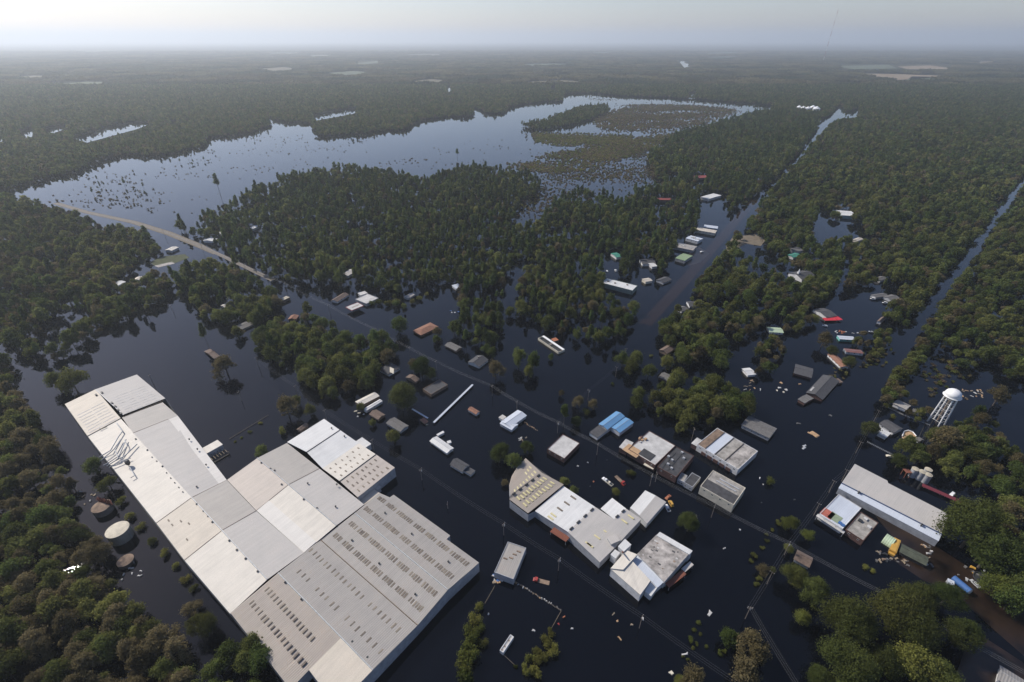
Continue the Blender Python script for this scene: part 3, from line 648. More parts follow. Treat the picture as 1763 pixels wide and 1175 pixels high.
mroof([(1073, 972, 6.8), (1085, 962, 6.8), (1120, 1000, 6.8), (1102.5, 1024.5, 6.0), (1051.5, 980, 6.0)], RWW, WWH)
mroof([(1097.5, 956, 4.6), (1142, 1003, 4.6), (1132, 1012, 4.6), (1088, 966, 4.6)], RBG, WWH)
mroof([(1122, 1000, 4), (1134, 1009, 4), (1121, 1027, 4), (1110, 1018, 4)], RW, WWH)
mroof([(1076, 928, 7.2), (1087, 938, 7.2), (1074, 950, 7.2), (1064, 941, 7.2)], RW, WWH)
mroof([(1059, 946, 5.5), (1068, 952, 5.5), (1060, 962, 5.5), (1051, 955, 5.5)], RW, WWH)
add('flue_pipe', *tube([P(1072, 951, 6), P(1072, 951, 11)], 0.5, 8, 0.35), RRUST, ml)
open_roof(ml, 'rusty_awning', [(1174, 982), (1181, 988), (1153, 1013), (1145, 1004)], 3.2, RRUST, rise=0.3)
open_roof(ml, 'grey_awning', [(1186, 965), (1192, 971), (1182, 987), (1175, 981)], 3.2, RG1, rise=0.3)
for i in range(14):
    s, t = random.uniform(.1, .9), random.uniform(.1, .9); a, b, c_, d = px3([(1130, 921, 6), (1186, 954, 6), (1144, 1002, 6), (1097, 954, 6)])
    p = a.lerp(b, s).lerp(d.lerp(c_, s), t); add('roof_patch', *box(p, random.uniform(.6, 1.8), random.uniform(.5, 1), 5.9, 6.06, MANG), random.choice([TAR, OLDW, BRN]), mo)

# ---- storefront rows --------------------------------------------------------
st, c, ang, L, W = house('store', 'white-roofed brick store with a stripped tan plywood patch of roof', 'store', [(1120, 742), (1163.5, 768.5), (1127.7, 800), (1079, 773)], 6.0, 0, OLDW, WBR, 'flat')
add('plywood_patch', *join([box(P(1089, 776, 5.8), 11, 8, 5.55, 5.72, ang)]), PLY, st)
add('roof_hatch', *box(P(1114, 783, 5.8), 9, 7, 5.55, 5.95, ang), TAR, st)
add('hatch_grille', *join([box(local(P(1114, 783, 5.8), ang, -4 + i * 1.6, 0, 0), .25, 6.6, 5.95, 6.02, ang) for i in range(6)]), DARK, st)
for i in range(7): add('brick_rubble', *box(P(1106 + random.uniform(-5, 6), 757 + random.uniform(-4, 5), 5.8), random.uniform(1, 2.5), random.uniform(.8, 1.6), 5.6, 6.0 + random.uniform(.1, .9), random.random()), random.choice([OLDW, PLY, WBR]), st)
open_roof(st, 'awning', [(1108, 800), (1110, 797), (1126, 806), (1124, 809)], 2.8, WCR, 0.3, posts=False)
wing(st, 'side_shop', [(1080, 757), (1092, 763), (1078, 776), (1063, 769)], 4.5, OLDW, WBR)
st2, c, ang, L, W = house('store', 'black tar-roofed store with pale rooftop units and maroon front', 'store', [(1166, 770), (1197.5, 786), (1161.7, 820.5), (1128.5, 801.7)], 5.4, 0, TAR, WBR, 'flat')
for x, y in ((1151, 787), (1157, 793), (1177, 790), (1156, 807), (1150, 800), (1174, 780)): add('rooftop_unit', *box(P(x, y, 5.2), 1.5, 1.2, 4.9, 6.2, ang), STEEL, st2)
for x, y in ((1163, 795), (1150, 795)): add('roof_seam', *box(P(x, y, 5.05), 22, 0.35, 5.0, 5.3, ang + math.pi / 2), DARK, st2)
st3, *_ = house('shop', 'low grey-roofed shop with green front between two stores', 'store', [(1175, 815), (1186, 820), (1175, 829), (1165, 824)], 3.6, 0, GRAVEL, WGR, 'flat')
st4, *_ = house('shop', 'low dark-roofed shop beside the tall cream store', 'store', [(1193.5, 815), (1209, 823), (1190, 838), (1175.5, 829)], 3.8, 0, TAR, WGR, 'flat')
st5, c, ang, L, W = house('store', 'tall cream store with dark front roof and grey ribbed rear roof', 'store', [(1230.7, 811), (1286, 841.7), (1261, 868), (1202.6, 835.8)], 6.8, 0, GRAVEL, WCR, 'flat')
add('front_roof', *box(local(c, ang, 0, -W * 0.24 if local(c, ang, 0, -1, 0).y < local(c, ang, 0, 1, 0).y else W * .24, 0), L - .8, W * .45, 6.45, 6.55, ang), TAR, st5)
for i in range(2): add('roof_strip', *box(local(c, ang, 1 + i, W * (.12 + .16 * i), 0), L * .6, 0.8, 6.4, 6.9, ang), WGR, st5)
st6, c, ang, L, W = house('store_block', 'store block whose flat roof runs brown, pale blue and grey in strips', 'store', [(1237, 737), (1303, 777), (1273, 808.5), (1198, 765)], 5.6, 0, GRAVEL, WWH, 'flat')
for i, (m, wd) in enumerate(((BRN, .2), (RBG, .24), (GRAVEL, .25), (OLDG, .27))):
    x0 = sum((.2, .24, .25, .27)[:i]); cc = local(c, ang, -L / 2 + (x0 + wd / 2) * L * .98, 0, 0)
    V, F = box(cc, wd * L * .95, W - .8, 5.2, 5.3 + .02 * i, ang); add('roof_strip', V, F, m, st6, uv=planar_uv(V, F, ang))
    if i: add('roof_divider', *box(local(c, ang, -L / 2 + x0 * L * .98, 0, 0), .5, W - .7, 5.2, 5.75, ang), WDK, st6)
wing(st6, 'side_wing', [(1199, 753), (1210, 759), (1202, 770), (1191, 764)], 4.0, OLDW, WBR)
for i in range(5):
    t = .2 + i * .15; add('brick_front', *box(local(c, ang, -L / 2 + t * L, -W / 2 - .25, 0), 3.2, .4, -1.5, 2.4, ang), WBR, st6)
house('shed', 'long dark weathered shed behind the store block', 'shed', [(1289, 717), (1340, 737), (1323, 756), (1277, 730)], 3.2, 0.8, SG, WGR, 'gable')

# ---- long grey warehouse and neighbours --------------------------------------------------------
lc = P(1540, 865); lw = root('long_warehouse', Vector((lc.x, lc.y, 0)), 'long pale grey metal warehouse with a blue line along its ridge', 'warehouse')
LANG = math.atan2(*(P(1633, 885.5, 5) - P(1471.7, 800, 5)).yx)
for pts, m in (([(1449, 832, 6.6), (1471.7, 799, 5), (1528, 828, 5), (1529, 832, 5), (1633.5, 885.5, 5), (1621.5, 920, 6.6)], RG1), ([(1443.6, 840.5, 5), (1449, 832, 6.6), (1621.5, 920, 6.6), (1616, 932, 5)], RBG)):
    q = px3(pts); V, F = sheet(q, .25); add('roof_panel', V, F, m, lw, uv=planar_uv(V, F, LANG)); FOOT.extend([(p.x, p.y, 6) for p in q])
ln = px3([(1443.6, 840.5, 5), (1449, 832, 6.6), (1471.7, 799, 5), (1528, 828, 5), (1529, 832, 5), (1633.5, 885.5, 5), (1621.5, 920, 6.6), (1616, 932, 5)])
cw = Vector((lc.x, lc.y, 0)); V, F = wallrun([p + (Vector((cw.x, cw.y, p.z)) - p).normalized() * .12 for p in ln], .2, -1.5); add('wall', V, F, WGR, lw)
add('ridge_trim', *tube([P(1449, 832, 6.7), P(1621.5, 920, 6.7)], .38, 6), flat('navy_trim', (0.05, 0.08, 0.16), .5), lw)
for x, y in ((1478, 849), (1586, 905)): add('roof_vent', *lathe(P(x, y, 6.6), [(.4, 6), (.4, 7.4), (.8, 7.5), (.3, 8.1)], 10), DARK, lw)
KEEP += [(1500, 845, 25), (1580, 885, 25), (1610, 900, 25)]
s7, c, ang, L, W = house('shop', 'white flat-roofed shop with red and green roof patches by the long warehouse', 'store', [(1440, 850), (1479, 870.5), (1455, 915.5), (1415, 886)], 4.6, 0, RBG, WWH, 'flat')
for x, y, m in ((1425, 884, flat('faded_red_patch', (.42, .12, .08))), (1438, 891, flat('faded_green_patch', (.24, .29, .19)))): add('roof_patch', *box(P(x, y, 4.5), 6, 6.5, 4.2, 4.32, ang), m, s7)
for x, y in ((1451, 905), (1446, 901)): add('rooftop_unit', *box(P(x, y, 4.3), 1.6, 2, 4.2, 4.9, ang), random.choice([DARK, BLUE]), s7)
open_roof(s7, 'front_canopy', [(1404, 889), (1408, 886), (1456, 914), (1453, 919)], 3.2, OLDW, .2)
s8, c, ang, L, W = house('shop', 'grey gravel-roofed brick shop next to the white shop', 'store', [(1479, 879), (1509, 898.6), (1490.5, 933), (1459, 914)], 4.4, 0, GRAVEL, WBR, 'flat')
for x, y in ((1481, 897), (1496, 908), (1490, 894)): add('rooftop_unit', *box(P(x, y, 4.3), 2, 2, 4.0, 4.9, ang), random.choice([DARK, OLDW]), s8)

# ---- blue roof building --------------------------------------------------------
bl, c, ang, L, W = house('blue_roof_building', 'white building with a bright blue metal roof', 'building', [(1030, 731), (1060, 708), (1077, 717), (1046, 739)], 4.2, 1.0, RBL, WWH, 'gable', ov=.4)
c2, a2, L2, W2 = rect4([(1053, 735.5), (1077, 717), (1090.7, 728.6), (1066, 745.6)], 3.8)
add('wing_wall', *box(c2, L2 - .6, W2 - .6, -1.5, 3.6, a2), WWH, bl); roof_gable(bl, c2, a2, L2 - .6, W2 - .6, 3.7, .7, RBL, .3, name='wing_roof')
wing(bl, 'dark_lean_to', [(1013, 745), (1031, 733), (1046, 740), (1030, 754)], 2.8, SD, WWH)

# ------------------------------------------------------------------ houses
H = lambda *a, **k: house(*a, **k)
hs = [
 ('house', 'dark hip-roofed house with a pale tarp on its roof', 'house', [(653, 636), (674, 623), (688, 634), (668, 645.5)], 2.6, 2.0, SD, WWH, dict(kind='hip')),
 ('house', 'brown-roofed house half hidden behind the round oak', 'house', [(700, 648), (708, 643), (721, 654), (713, 660)], 2.2, 1.6, SB, WBN, {}),
 ('house', 'low dark flat-roofed house with soot-dark rear corner', 'house', [(728, 668), (758, 654), (769, 662), (742, 681)], 2.8, 0, SD, WBN, dict(kind='flat')),
 ('mobile_home', 'white mobile home with rust-brown end of roof', 'mobile home', [(611, 692), (644, 675), (654, 682), (620, 699)], 2.6, 0.6, RWW, WBN, dict(ov=.25)),
 ('mobile_home', 'narrow white trailer alongside the rust-ended mobile home', 'mobile home', [(625.5, 704), (654.5, 687), (658, 691), (630, 708)], 2.4, 0.3, RW, WWH, dict(ov=.2)),
 ('house', 'small brown-roofed house beside two white trailers', 'house', [(647, 705), (664.7, 714), (650, 723), (636, 713)], 2.2, 1.2, SB, WBN, {}),
 ('house', 'plain grey-roofed house near the white factory corner', 'house', [(677.5, 718), (703, 732), (690, 745), (665.5, 729)], 2.4, 1.0, SG, WGR, {}),
 ('cottage', 'tiny reddish-roofed cottage alone in open water', 'house', [(811, 699), (826, 708.5), (820.5, 714), (806, 706)], 2.4, 0.9, SR, WWH, {}),
 ('house', 'long white-roofed house in open water with a white shed', 'house', [(751, 751), (781, 770.5), (770, 782), (740, 759.5)], 2.4, 0.8, RW, WWH, {}),
 ('house', 'dark-roofed house with white window trim and side wing near the power pole', 'house', [(787, 788), (809, 801), (796, 813), (774, 800)], 2.3, 1.8, SD, WWH, {}),
 ('house', 'dark brown-roofed house with white porch beside the highway', 'house', [(571, 517), (592, 503), (599, 509), (579, 520.5)], 2.2, 1.5, SB, WWH, {}),
 ('filling_station', 'flat white-roofed filling station shop', 'store', [(612, 515), (632, 506), (652, 513), (630, 523.5)], 3.4, 0, OLDW, WGR, dict(kind='flat')),
 ('house', 'pale roof deep among the trees north of the filling station', 'house', [(588, 472), (604, 463), (613, 467), (598, 476)], 3, 1, RG1, WWH, {}),
 ('house', 'house with a broad rusty brown hip roof', 'house', [(708, 569), (742, 556), (754, 562), (727, 578)], 2.4, 1.6, SR, WBR, dict(kind='hip')),
 ('house', 'grey-roofed house tucked under trees with a pale ridge', 'house', [(776, 588.5), (795, 598), (786, 605), (765, 595)], 2.2, 1.1, SG, WBN, {}),
 ('house', 'dark-roofed house with chimney and white porch beside the highway wires', 'house', [(806, 623.5), (820, 612), (843, 619), (824, 632)], 2.4, 2.0, SD, WWH, dict(chim=True)),
 ('shed', 'pale blue metal shed roof among trees by the inlet', 'shed', [(778, 491), (790, 489), (794, 494), (784, 498)], 2.6, .4, RBG, WWH, dict(kind='shed', nwin=0)),
 ('shed', 'grey slab-roofed shed at the edge of the bushes behind the filling station', 'shed', [(696, 511), (707, 504), (713, 508), (702, 515)], 2.4, .5, RG2, WGR, dict(nwin=0)),
 ('house', 'dark roof with a red patch almost under water beside a tree', 'house', [(352, 604), (362, 601), (378, 613), (367, 619)], 1.4, 1.4, SB, WBN, dict(nwin=0)),
 ('box_trailer', 'small cream box trailer standing in the side channel', 'trailer', [(480, 516), (495, 509), (497, 513), (484, 519)], 3.2, .1, TANK, WBN, dict(nwin=0, ov=.1)),
 ('house', 'red-brown cabin roof at the edge of the southern grove', 'house', [(497, 548), (503, 540), (513, 546), (508, 552)], 2.6, 1.2, SR, WBR, dict(nwin=0)),
 ('house', 'low grey roof showing under the southern trees', 'house', [(402, 562), (425, 553), (440, 557), (418, 567)], 2.0, .8, SG, WGR, dict(nwin=0)),
 ('house', 'faded roof peeking from the oak grove', 'house', [(380, 526), (392, 521), (398, 525), (386, 530)], 2.4, .8, RWW, WWH, dict(nwin=0)),
 ('house', 'white-roofed house right beside the dry stretch of highway', 'house', [(353, 412), (363, 408), (370, 413), (361, 418)], 3, .8, RW, WWH, {}),
 ('house', 'little white house north of the dry highway', 'house', [(374, 402), (380, 398), (384, 402), (379, 405)], 3, .8, RW, WWH, dict(nwin=0)),
 ('house', 'white metal roof between pines north of the highway', 'house', [(429, 392), (441, 387), (444, 391), (433, 395)], 3, .8, RW, WWH, dict(nwin=0)),
 ('house', 'white-roofed house on the dry lawn lot', 'house', [(286, 430), (298, 424), (306, 427), (293, 433)], 3, .9, RWW, WWH, {}),
 ('house', 'white roof half buried in the western wood', 'house', [(192, 489), (205, 483), (215, 486), (201, 493)], 3.5, .9, RW, WWH, dict(nwin=0)),
 ('house', 'tan roof beside the western wood clearing', 'house', [(232, 480), (240, 474), (247, 480), (238, 485)], 3.5, .9, RTAN, WWH, dict(nwin=0)),
 ('metal_building', 'grey-green metal building with flat white roof beside the wet highway', 'building', [(1046, 479), (1096.6, 492), (1090, 500.5), (1035, 487)], 5.5, 0, RW, flat('grey_green_wall', (.20, .25, .22)), dict(kind='flat', nwin=0)),
 ('pavilion', 'white roof north of the trailer row along the highway', 'building', [(1223, 332), (1236, 335), (1226, 345), (1211, 341)], 4, .3, RW, WWH, dict(nwin=0)),
 ('house', 'red-roofed barn among pines near the marsh', 'barn', [(1128, 341), (1154, 341), (1155, 344.5), (1129, 344.5)], 4.5, .8, flat('bright_red_roof', (.26, .06, .05), .6), WDK, dict(nwin=0)),
 ('house', 'second red roof among the far pines', 'barn', [(1196, 303), (1218, 302), (1219, 306), (1198, 307)], 4.5, .8, flat('bright_red_roof', (.26, .06, .05), .6), WDK, dict(nwin=0)),
 ('mobile_home', 'long pale blue trailer in the highway row', 'mobile home', [(1213, 387), (1236, 390), (1236, 394), (1211, 391)], 4.0, .4, RBG, WGR, dict(ov=.2)),
 ('mobile_home', 'tan trailer in the highway row', 'mobile home', [(1201, 391.5), (1234, 397), (1232, 402), (1198, 396)], 4.0, .4, RTAN, WCR, dict(ov=.2)),
 ('mobile_home', 'white and blue trailer with a cluttered roof', 'mobile home', [(1186, 405), (1208, 410), (1204, 417), (1184, 411)], 4, .4, RBG, WWH, dict(ov=.2)),
 ('trailer_house', 'wide grey trailer house with white tarps on the roof', 'mobile home', [(1167, 418), (1200, 424), (1194, 432), (1163, 425)], 4, .8, RG2, WGR, {}),
 ('mobile_home', 'green and grey trailer at the near end of the highway row', 'mobile home', [(1167, 434), (1192, 440), (1180, 450), (1172, 447)], 4, .5, RGRN, WGR, dict(ov=.2)),
 ('house', 'dark house with white gable end by the highway trees', 'house', [(1102, 446), (1126, 446), (1127, 454), (1104, 455)], 3.4, 1.4, SD, WWH, {}),
 ('shed', 'small teal roof in the flooded side street', 'shed', [(1055, 436), (1066, 434), (1067, 443), (1057, 444)], 3.4, .8, RTEAL, WWH, dict(nwin=0)),
 ('house', 'house with white tarps hidden behind an oak', 'house', [(1117, 452), (1127, 451), (1128, 459), (1119, 460)], 3.2, .8, RW, WWH, dict(nwin=0)),
 ('shed', 'yellow-tan shed standing near the grey-green metal building', 'shed', [(1107, 480), (1119, 478), (1121, 484), (1109, 486)], 3.2, .8, RTAN, WCR, dict(nwin=0)),
 ('house', 'dark slate-roofed house at the highway bend', 'house', [(1131, 480), (1148, 476), (1153, 482), (1140, 490)], 2.4, 1.5, SD, WGR, {}),
 ('house', 'small dark-roofed house on the far side of the wet highway', 'house', [(1183, 519), (1205, 519), (1207, 528), (1185, 528)], 2.4, 1.4, SD, WWH, {}),
 ('house', 'grey-roofed cottage next to the small dark-roofed house', 'house', [(1166, 530), (1177, 526), (1183, 533), (1171, 538)], 2.4, 1.4, SG, WWH, dict(nwin=0)),
 ('house', 'red-brown roofed house partly covered by a tree', 'house', [(1137, 600), (1152, 593), (1165, 598), (1146, 612)], 2.6, 1.6, SB, WBN, {}),
 ('house', 'small brick house with dark roof between two groves', 'house', [(1142, 640), (1158, 647), (1149, 657), (1135, 650)], 2.6, 1.6, SG, WBR, dict(nwin=0)),
 ('chapel', 'white church with dark roof and small steeple in the woods', 'church', [(1366, 470), (1388, 463), (1400, 480), (1372, 482)], 4.0, 3.0, SD, WWH, {}),
 ('metal_building', 'white metal building with pale teal sides in the flooded clearing', 'building', [(1443, 362), (1470, 364.5), (1471, 372), (1445, 371)], 5, .3, RW, flat('pale_teal_wall', (.35, .5, .5)), dict(nwin=0)),
 ('house', 'green-roofed house in the woods beside the church', 'house', [(1358, 438), (1372, 434), (1376, 441), (1362, 445)], 3.4, 1, RTEAL, WWH, dict(nwin=0)),
 ('house', 'grey roof above the green-roofed house', 'house', [(1360, 427), (1376, 425), (1379, 432), (1363, 434)], 3.4, 1, SG, WWH, dict(nwin=0)),
 ('house', 'tan roof at the edge of the flooded clearing', 'house', [(1470, 412), (1480, 408), (1484, 413), (1474, 416)], 3, 1, RTAN, WCR, dict(nwin=0)),
 ('house', 'dark roofed house with bright red awning', 'house', [(1406, 532), (1421, 529), (1437.5, 545), (1416, 548)], 2.8, 1.6, SD, WWH, dict(swap=False)),
 ('house', 'pale green metal-roofed house', 'house', [(1321, 564), (1348, 564), (1345.5, 574), (1323, 571)], 2.4, 1, RPGRN, WWH, {}),
 ('mobile_home', 'teal-ended trailer in the flooded yard', 'mobile home', [(1443, 578), (1471, 580), (1472, 586), (1444, 584)], 2.4, .4, RBG, flat('teal_wall', (.15, .42, .38)), dict(ov=.15)),
 ('mobile_home', 'white and maroon trailer in the flooded yard', 'mobile home', [(1454, 600), (1484, 603), (1485, 609), (1455, 606)], 2.4, .4, flat('maroon_roof', (.2, .09, .08)), WWH, dict(ov=.15)),
 ('house', 'narrow brown-roofed house standing end on by small trees', 'house', [(1434, 609), (1448, 610), (1453, 631.5), (1437.5, 633)], 2.4, .9, SR, WWH, dict(swap=True)),
 ('brick_house', 'brick house with dark roof sunk to its eaves', 'house', [(1373.5, 629), (1406, 635), (1391.5, 651), (1362, 640)], 2.2, 1.4, SD, WBR, dict(nwin=0)),
 ('brick_house', 'largest dark-roofed brick house with a pale roof strip', 'house', [(1417, 645), (1445, 656), (1417, 689), (1388, 676)], 2.4, 1.8, SD, WBR, dict(swap=True)),
 ('outbuilding', 'small square dark shed touching the largest brick house', 'shed', [(1386, 677), (1398, 684.5), (1389.5, 696.5), (1376, 689.5)], 2.6, .5, SG, WBR, dict(nwin=0)),
 ('house', 'white boat-shaped shed roof beside the debris line', 'shed', [(1280, 634), (1295, 633), (1298, 645), (1284, 647)], 2.4, .8, RW, WWH, dict(nwin=0)),
 ('house', 'grey roof behind the parked white vans', 'house', [(1524, 509), (1540, 506), (1545, 515), (1530, 519)], 2.8, 1.2, SG, WGR, dict(nwin=0)),
 ('house', 'long grey roof over the flooded yard by the canal', 'house', [(1502, 507), (1524, 504), (1526, 510), (1505, 513)], 2.8, 1, SG, WGR, dict(nwin=0)),
 ('house', 'small white house near the canal bank', 'house', [(1509, 553), (1519, 545), (1524, 549), (1518, 556)], 2.6, 1.2, SB, WWH, dict(nwin=0)),
 ('house', 'little grey house in the woods above the yard', 'house', [(1508, 478), (1520, 474), (1523, 481), (1512, 485)], 3, 1.2, SG, WWH, dict(nwin=0)),
 ('shed', 'grey ribbed shed with white wall near the water tower', 'shed', [(1545, 688), (1568, 698), (1561, 706.5), (1538, 694.5)], 3, .7, RG2, WWH, dict(nwin=0)),
 ('shed', 'low mossy shed between the ribbed shed and the water tower', 'shed', [(1572, 703), (1587, 709), (1585, 714), (1570, 708)], 2.0, .4, SG, WGR, dict(nwin=0)),
 ('house', 'dark shingled house with a white garage by the water tower', 'house', [(1528, 721), (1551.5, 737), (1543, 747), (1514, 731)], 2.8, 1.6, SD, WWH, {}),
 ('garage', 'white-roofed garage in front of the dark shingled house', 'garage', [(1517, 737), (1534, 746), (1527, 754), (1511, 746.5)], 2.6, .4, RW, WWH, dict(nwin=0)),
 ('shed', 'small grey shed at the end of the curved deck', 'shed', [(1581, 751), (1589, 756), (1584, 762), (1576, 757)], 2.6, .5, SG, WWH, dict(nwin=0)),
 ('house', 'low dark green shed in the junk yard', 'shed', [(1552, 936), (1601, 960), (1593, 974), (1549, 950)], 2.6, 1, flat('dark_green_shingles', (.075, .085, .06), .9, .3), WDK, dict(nwin=0)),
 ('house', 'grey gabled house half covered by two trees', 'house', [(1377, 948), (1401, 961), (1393, 977), (1362, 960)], 2.6, 1.8, SB, WGR, dict(nwin=0)),
 ('house', 'dark metal-roofed house with white trim on dry dirt', 'house', [(1724, 1146), (1775, 1178), (1765, 1200), (1714, 1168)], 3.0, 1.2, RG4, WWH, {}),
 ('shed', 'flat grey-roofed pump house with debris against its wall', 'building', [(874, 933), (906, 943), (884, 998), (851, 985)], 5.0, 0, RG2, WGR, dict(kind='flat', nwin=0)),
 ('house', 'white square-roofed brick shop with a shrub on its corner', 'store', [(968, 747), (998, 763), (972, 790), (943, 774)], 4.0, 0, OLDW, WBR, dict(kind='flat')),
 ('semi_trailer', 'white box trailer roof with dark stains in the hedged lot', 'trailer', [(878, 1092), (884, 1096), (867, 1125), (861, 1120)], 2.4, 0, OLDW, WWH, dict(kind='flat', nwin=0)),
 ('shed', 'brown shed in front of the factory north corner', 'shed', [(511, 738), (526, 728), (530, 732), (516, 744)], 2.4, .5, SB, WBN, dict(nwin=0)),
]
for a in hs:
    kw = dict(a[8]); r_ = H(*a[:8], **kw)
    rt_, c_, an_, L_, W_ = r_
    lab = a[1]
    if 'pale tarp' in lab: add('roof_tarp', *sheet([P(671, 632, 4.6), P(678, 635, 4.6), P(678, 644, 3.2), P(671, 641, 3.4)], .1), WCR, rt_)
    if 'white shed' in lab:
        wing(rt_, 'white_shed', [(751, 748), (763, 742), (765, 744.5), (754, 751)], 2.2, RW, WWH); wing(rt_, 'white_lean_to', [(769, 760), (775, 758), (778, 762), (771, 764)], 2.0, RW, WWH)
    if 'side wing' in lab: wing(rt_, 'side_wing', [(806, 803), (819, 811), (810, 818), (798, 811)], 1.9, SD, WWH)
    if 'filling station shop' in lab: wing(rt_, 'annex', [(616, 505), (628, 501), (633, 505), (620, 509)], 3.2, OLDW, WGR)
    if 'red awning' in lab:
        ra = flat('bright_red_awning', (.55, .03, .04), .5); open_roof(rt_, 'awning', [(1417, 548), (1438, 547), (1440, 552), (1419, 552)], 2.0, ra, .2); open_roof(rt_, 'carport', [(1437, 545), (1445, 544), (1448, 551), (1439, 552)], 2.0, ra, .2)
    if 'steeple' in lab:
        q = local(c_, an_, -L_ * .35, 0, 0); add('steeple', *join([box(q, 2.2, 2.2, 4, 9, an_), tube([Vector((q.x, q.y, 9)), Vector((q.x, q.y, 13))], 1.5, 4, .05)]), WHITE, rt_)
    if 'roof strip' in lab: add('pale_roof_strip', *box(P(1398, 670, 3.2), 7, 1.2, 3.0, 3.3, an_), OLDW, rt_); wing(rt_, 'porch', [(1440, 652), (1448, 651), (1447, 659), (1440, 660)], 2, SB, WBN)
    if 'white tarps on' in lab or 'cluttered' in lab:
        for i in range(4): add('roof_tarp', *box(local(c_, an_, random.uniform(-.3, .4) * L_, random.uniform(-.2, .2) * W_, 0), random.uniform(2, 5), random.uniform(1, 2.5), 4.2, 5.1, an_ + random.uniform(-.3, .3)), OLDW, rt_)
    if 'pump house' in lab:
        for x, y in ((893, 950), (880, 961), (870, 962), (886, 955)): add('roof_unit', *box(P(x, y, 4.7), 2.2, .7, 4.5, 4.95, an_), BRN, rt_)
    if 'dark stains' in lab:
        for x, y in ((876, 1103), (869, 1113), (864, 1119)): add('roof_stain_vent', *box(P(x, y, 2.2), .6, .6, 1.9, 2.25, an_), BRN, rt_)
    if 'metal building with flat white roof' in lab:
        for x, y in ((1047, 485), (1059, 488), (1080, 491)): add('roof_vent', *box(P(x, y, 5.3), 1.6, 1.4, 5.0, 6.1, an_), BRN, rt_)
# L-shaped pale blue house with porch
lh, c, ang, L, W = house('house', 'white house with pale blue-grey metal roof in two offset wings', 'house', [(861, 727), (890, 706.5), (908.5, 715), (879.6, 735)], 3.0, .9, RBG, WWH)
c2, a2, L2, W2 = rect4([(861, 728), (872, 720), (892, 731), (880, 742)], 2.6)
add('wing_wall', *box(c2, L2 - .6, W2 - .6, -1.5, 2.5, a2), WWH, lh); roof_gable(lh, c2, a2 + math.pi / 2, W2 - .6, L2 - .6, 2.6, .7, RBG, .3, name='wing_roof')
wing(lh, 'porch', [(858, 719), (865, 714), (872, 718), (865, 723)], 2.2, RG1, WWH)
# filling station canopy
cn = P(609, 531); cn = root('fuel_canopy', Vector((cn.x, cn.y, 0)), 'red-edged fuel canopy in front of the filling station', 'canopy')
c, ang, L, W = rect4([(593, 529), (616, 522), (625, 526), (608, 535)], 4.5)
add('canopy_roof', *box(c, L, W, 4.0, 4.5, ang), OLDW, cn)
add('red_fascia', *join([box(local(c, ang, 0, s * (W / 2 + .1), 0), L + .4, .2, 3.8, 4.75, ang) for s in (-1, 1)] + [box(local(c, ang, s * (L / 2 + .1), 0, 0), .2, W - .01, 3.8, 4.75, ang) for s in (-1, 1)]), RED, cn)
for i in range(2): add('column', *box(local(c, ang, (i - .5) * L * .6, 0, 0), .5, .5, -1.5, 4.0, ang), STEEL, cn)
add('roof_band', *box(local(c, ang, L * .1, 0, 0), L * .6, 1.2, 4.5, 4.62, ang), BRN, cn); reg(c, L, W)
# roofless long trailer with junk
ft = P(950, 592); ft = root('gutted_trailer', Vector((ft.x, ft.y, 0)), 'long gutted trailer with pale rim and open dark interior beside an orange roof', 'trailer')
c, ang, L, W = rect4([(933, 580), (942, 576), (967, 604.5), (955, 609)], 2.2)
add('floor', *box(c, L - .5, W - .5, .6, .9, ang), DARK, ft)
for s in (-1, 1): add('side_wall', *box(local(c, ang, 0, s * W / 2, 0), L, .35, -1.5, 2.2, ang), WCR, ft); add('end_wall', *box(local(c, ang, s * L / 2, 0, 0), .35, W - .4, -1.5, 2.2, ang), WCR, ft)
add('white_end', *box(local(c, ang, L / 2 - 1.4, 0, 0), 2.4, W + .2, 2.2, 2.5, ang), WHITE, ft)
for i in range(2): add('pipe', *tube([local(c, ang, -L * .4, (i - .5) * 1.5, 2.0), local(c, ang, L * .38, (i - .5) * 1.5, 2.0)], .18, 6), OLDW, ft)
for i in range(6): q = local(c, ang, -L * .3 + i * .9, random.uniform(-.8, .8), 0); add('rubble', *box(q, 1, .7, .9, 1.8, random.random()), PLY, ft)
orf = P(955, 585); orf = root('orange_carport', Vector((orf.x, orf.y, 0)), 'orange flat roof beside the gutted trailer', 'carport'); open_roof(orf, 'roof', [(949, 584), (957, 581), (962, 586), (953, 588)], 2.2, ORANGE); reg(c, L, W)
# long narrow strip roofs
for a, b, wd, m, lb in (((814, 665), (747, 730.5), 1.6, RBG, 'long thin pale strip roof running straight across open water'), ((710, 707), (737, 723), 1.2, RBG, 'short thin pale strip roof ending at a brown shed'), ((1586, 838), (1668, 874), 3.2, flat('maroon_walkway_roof', (.14, .02, .03)), 'long dark red strip roof running into the trees')):
    q = (P(*a) + P(*b)) / 2; r_ = root('covered_walkway', Vector((q.x, q.y, 0)), lb, 'walkway')
    V, F = sheet([p for p in [*strip([a, b], [wd, wd], 0)]], .2); V = [v + Vector((0, 0, 1.6)) for v in V]; add('roof', V, F, m, r_, uv=planar_uv(V, F, 0))
    for i in range(9): p = P(*a).lerp(P(*b), (i + .5) / 9); add('post', *box(p, .15, .15, -1.5, 1.4), STEEL, r_)
house('shed', 'tiny brown timber shed at the end of the short strip roof', 'shed', [(724, 722), (730, 719), (737, 726), (729, 731)], 1.6, .5, SR, WBN, nwin=0)

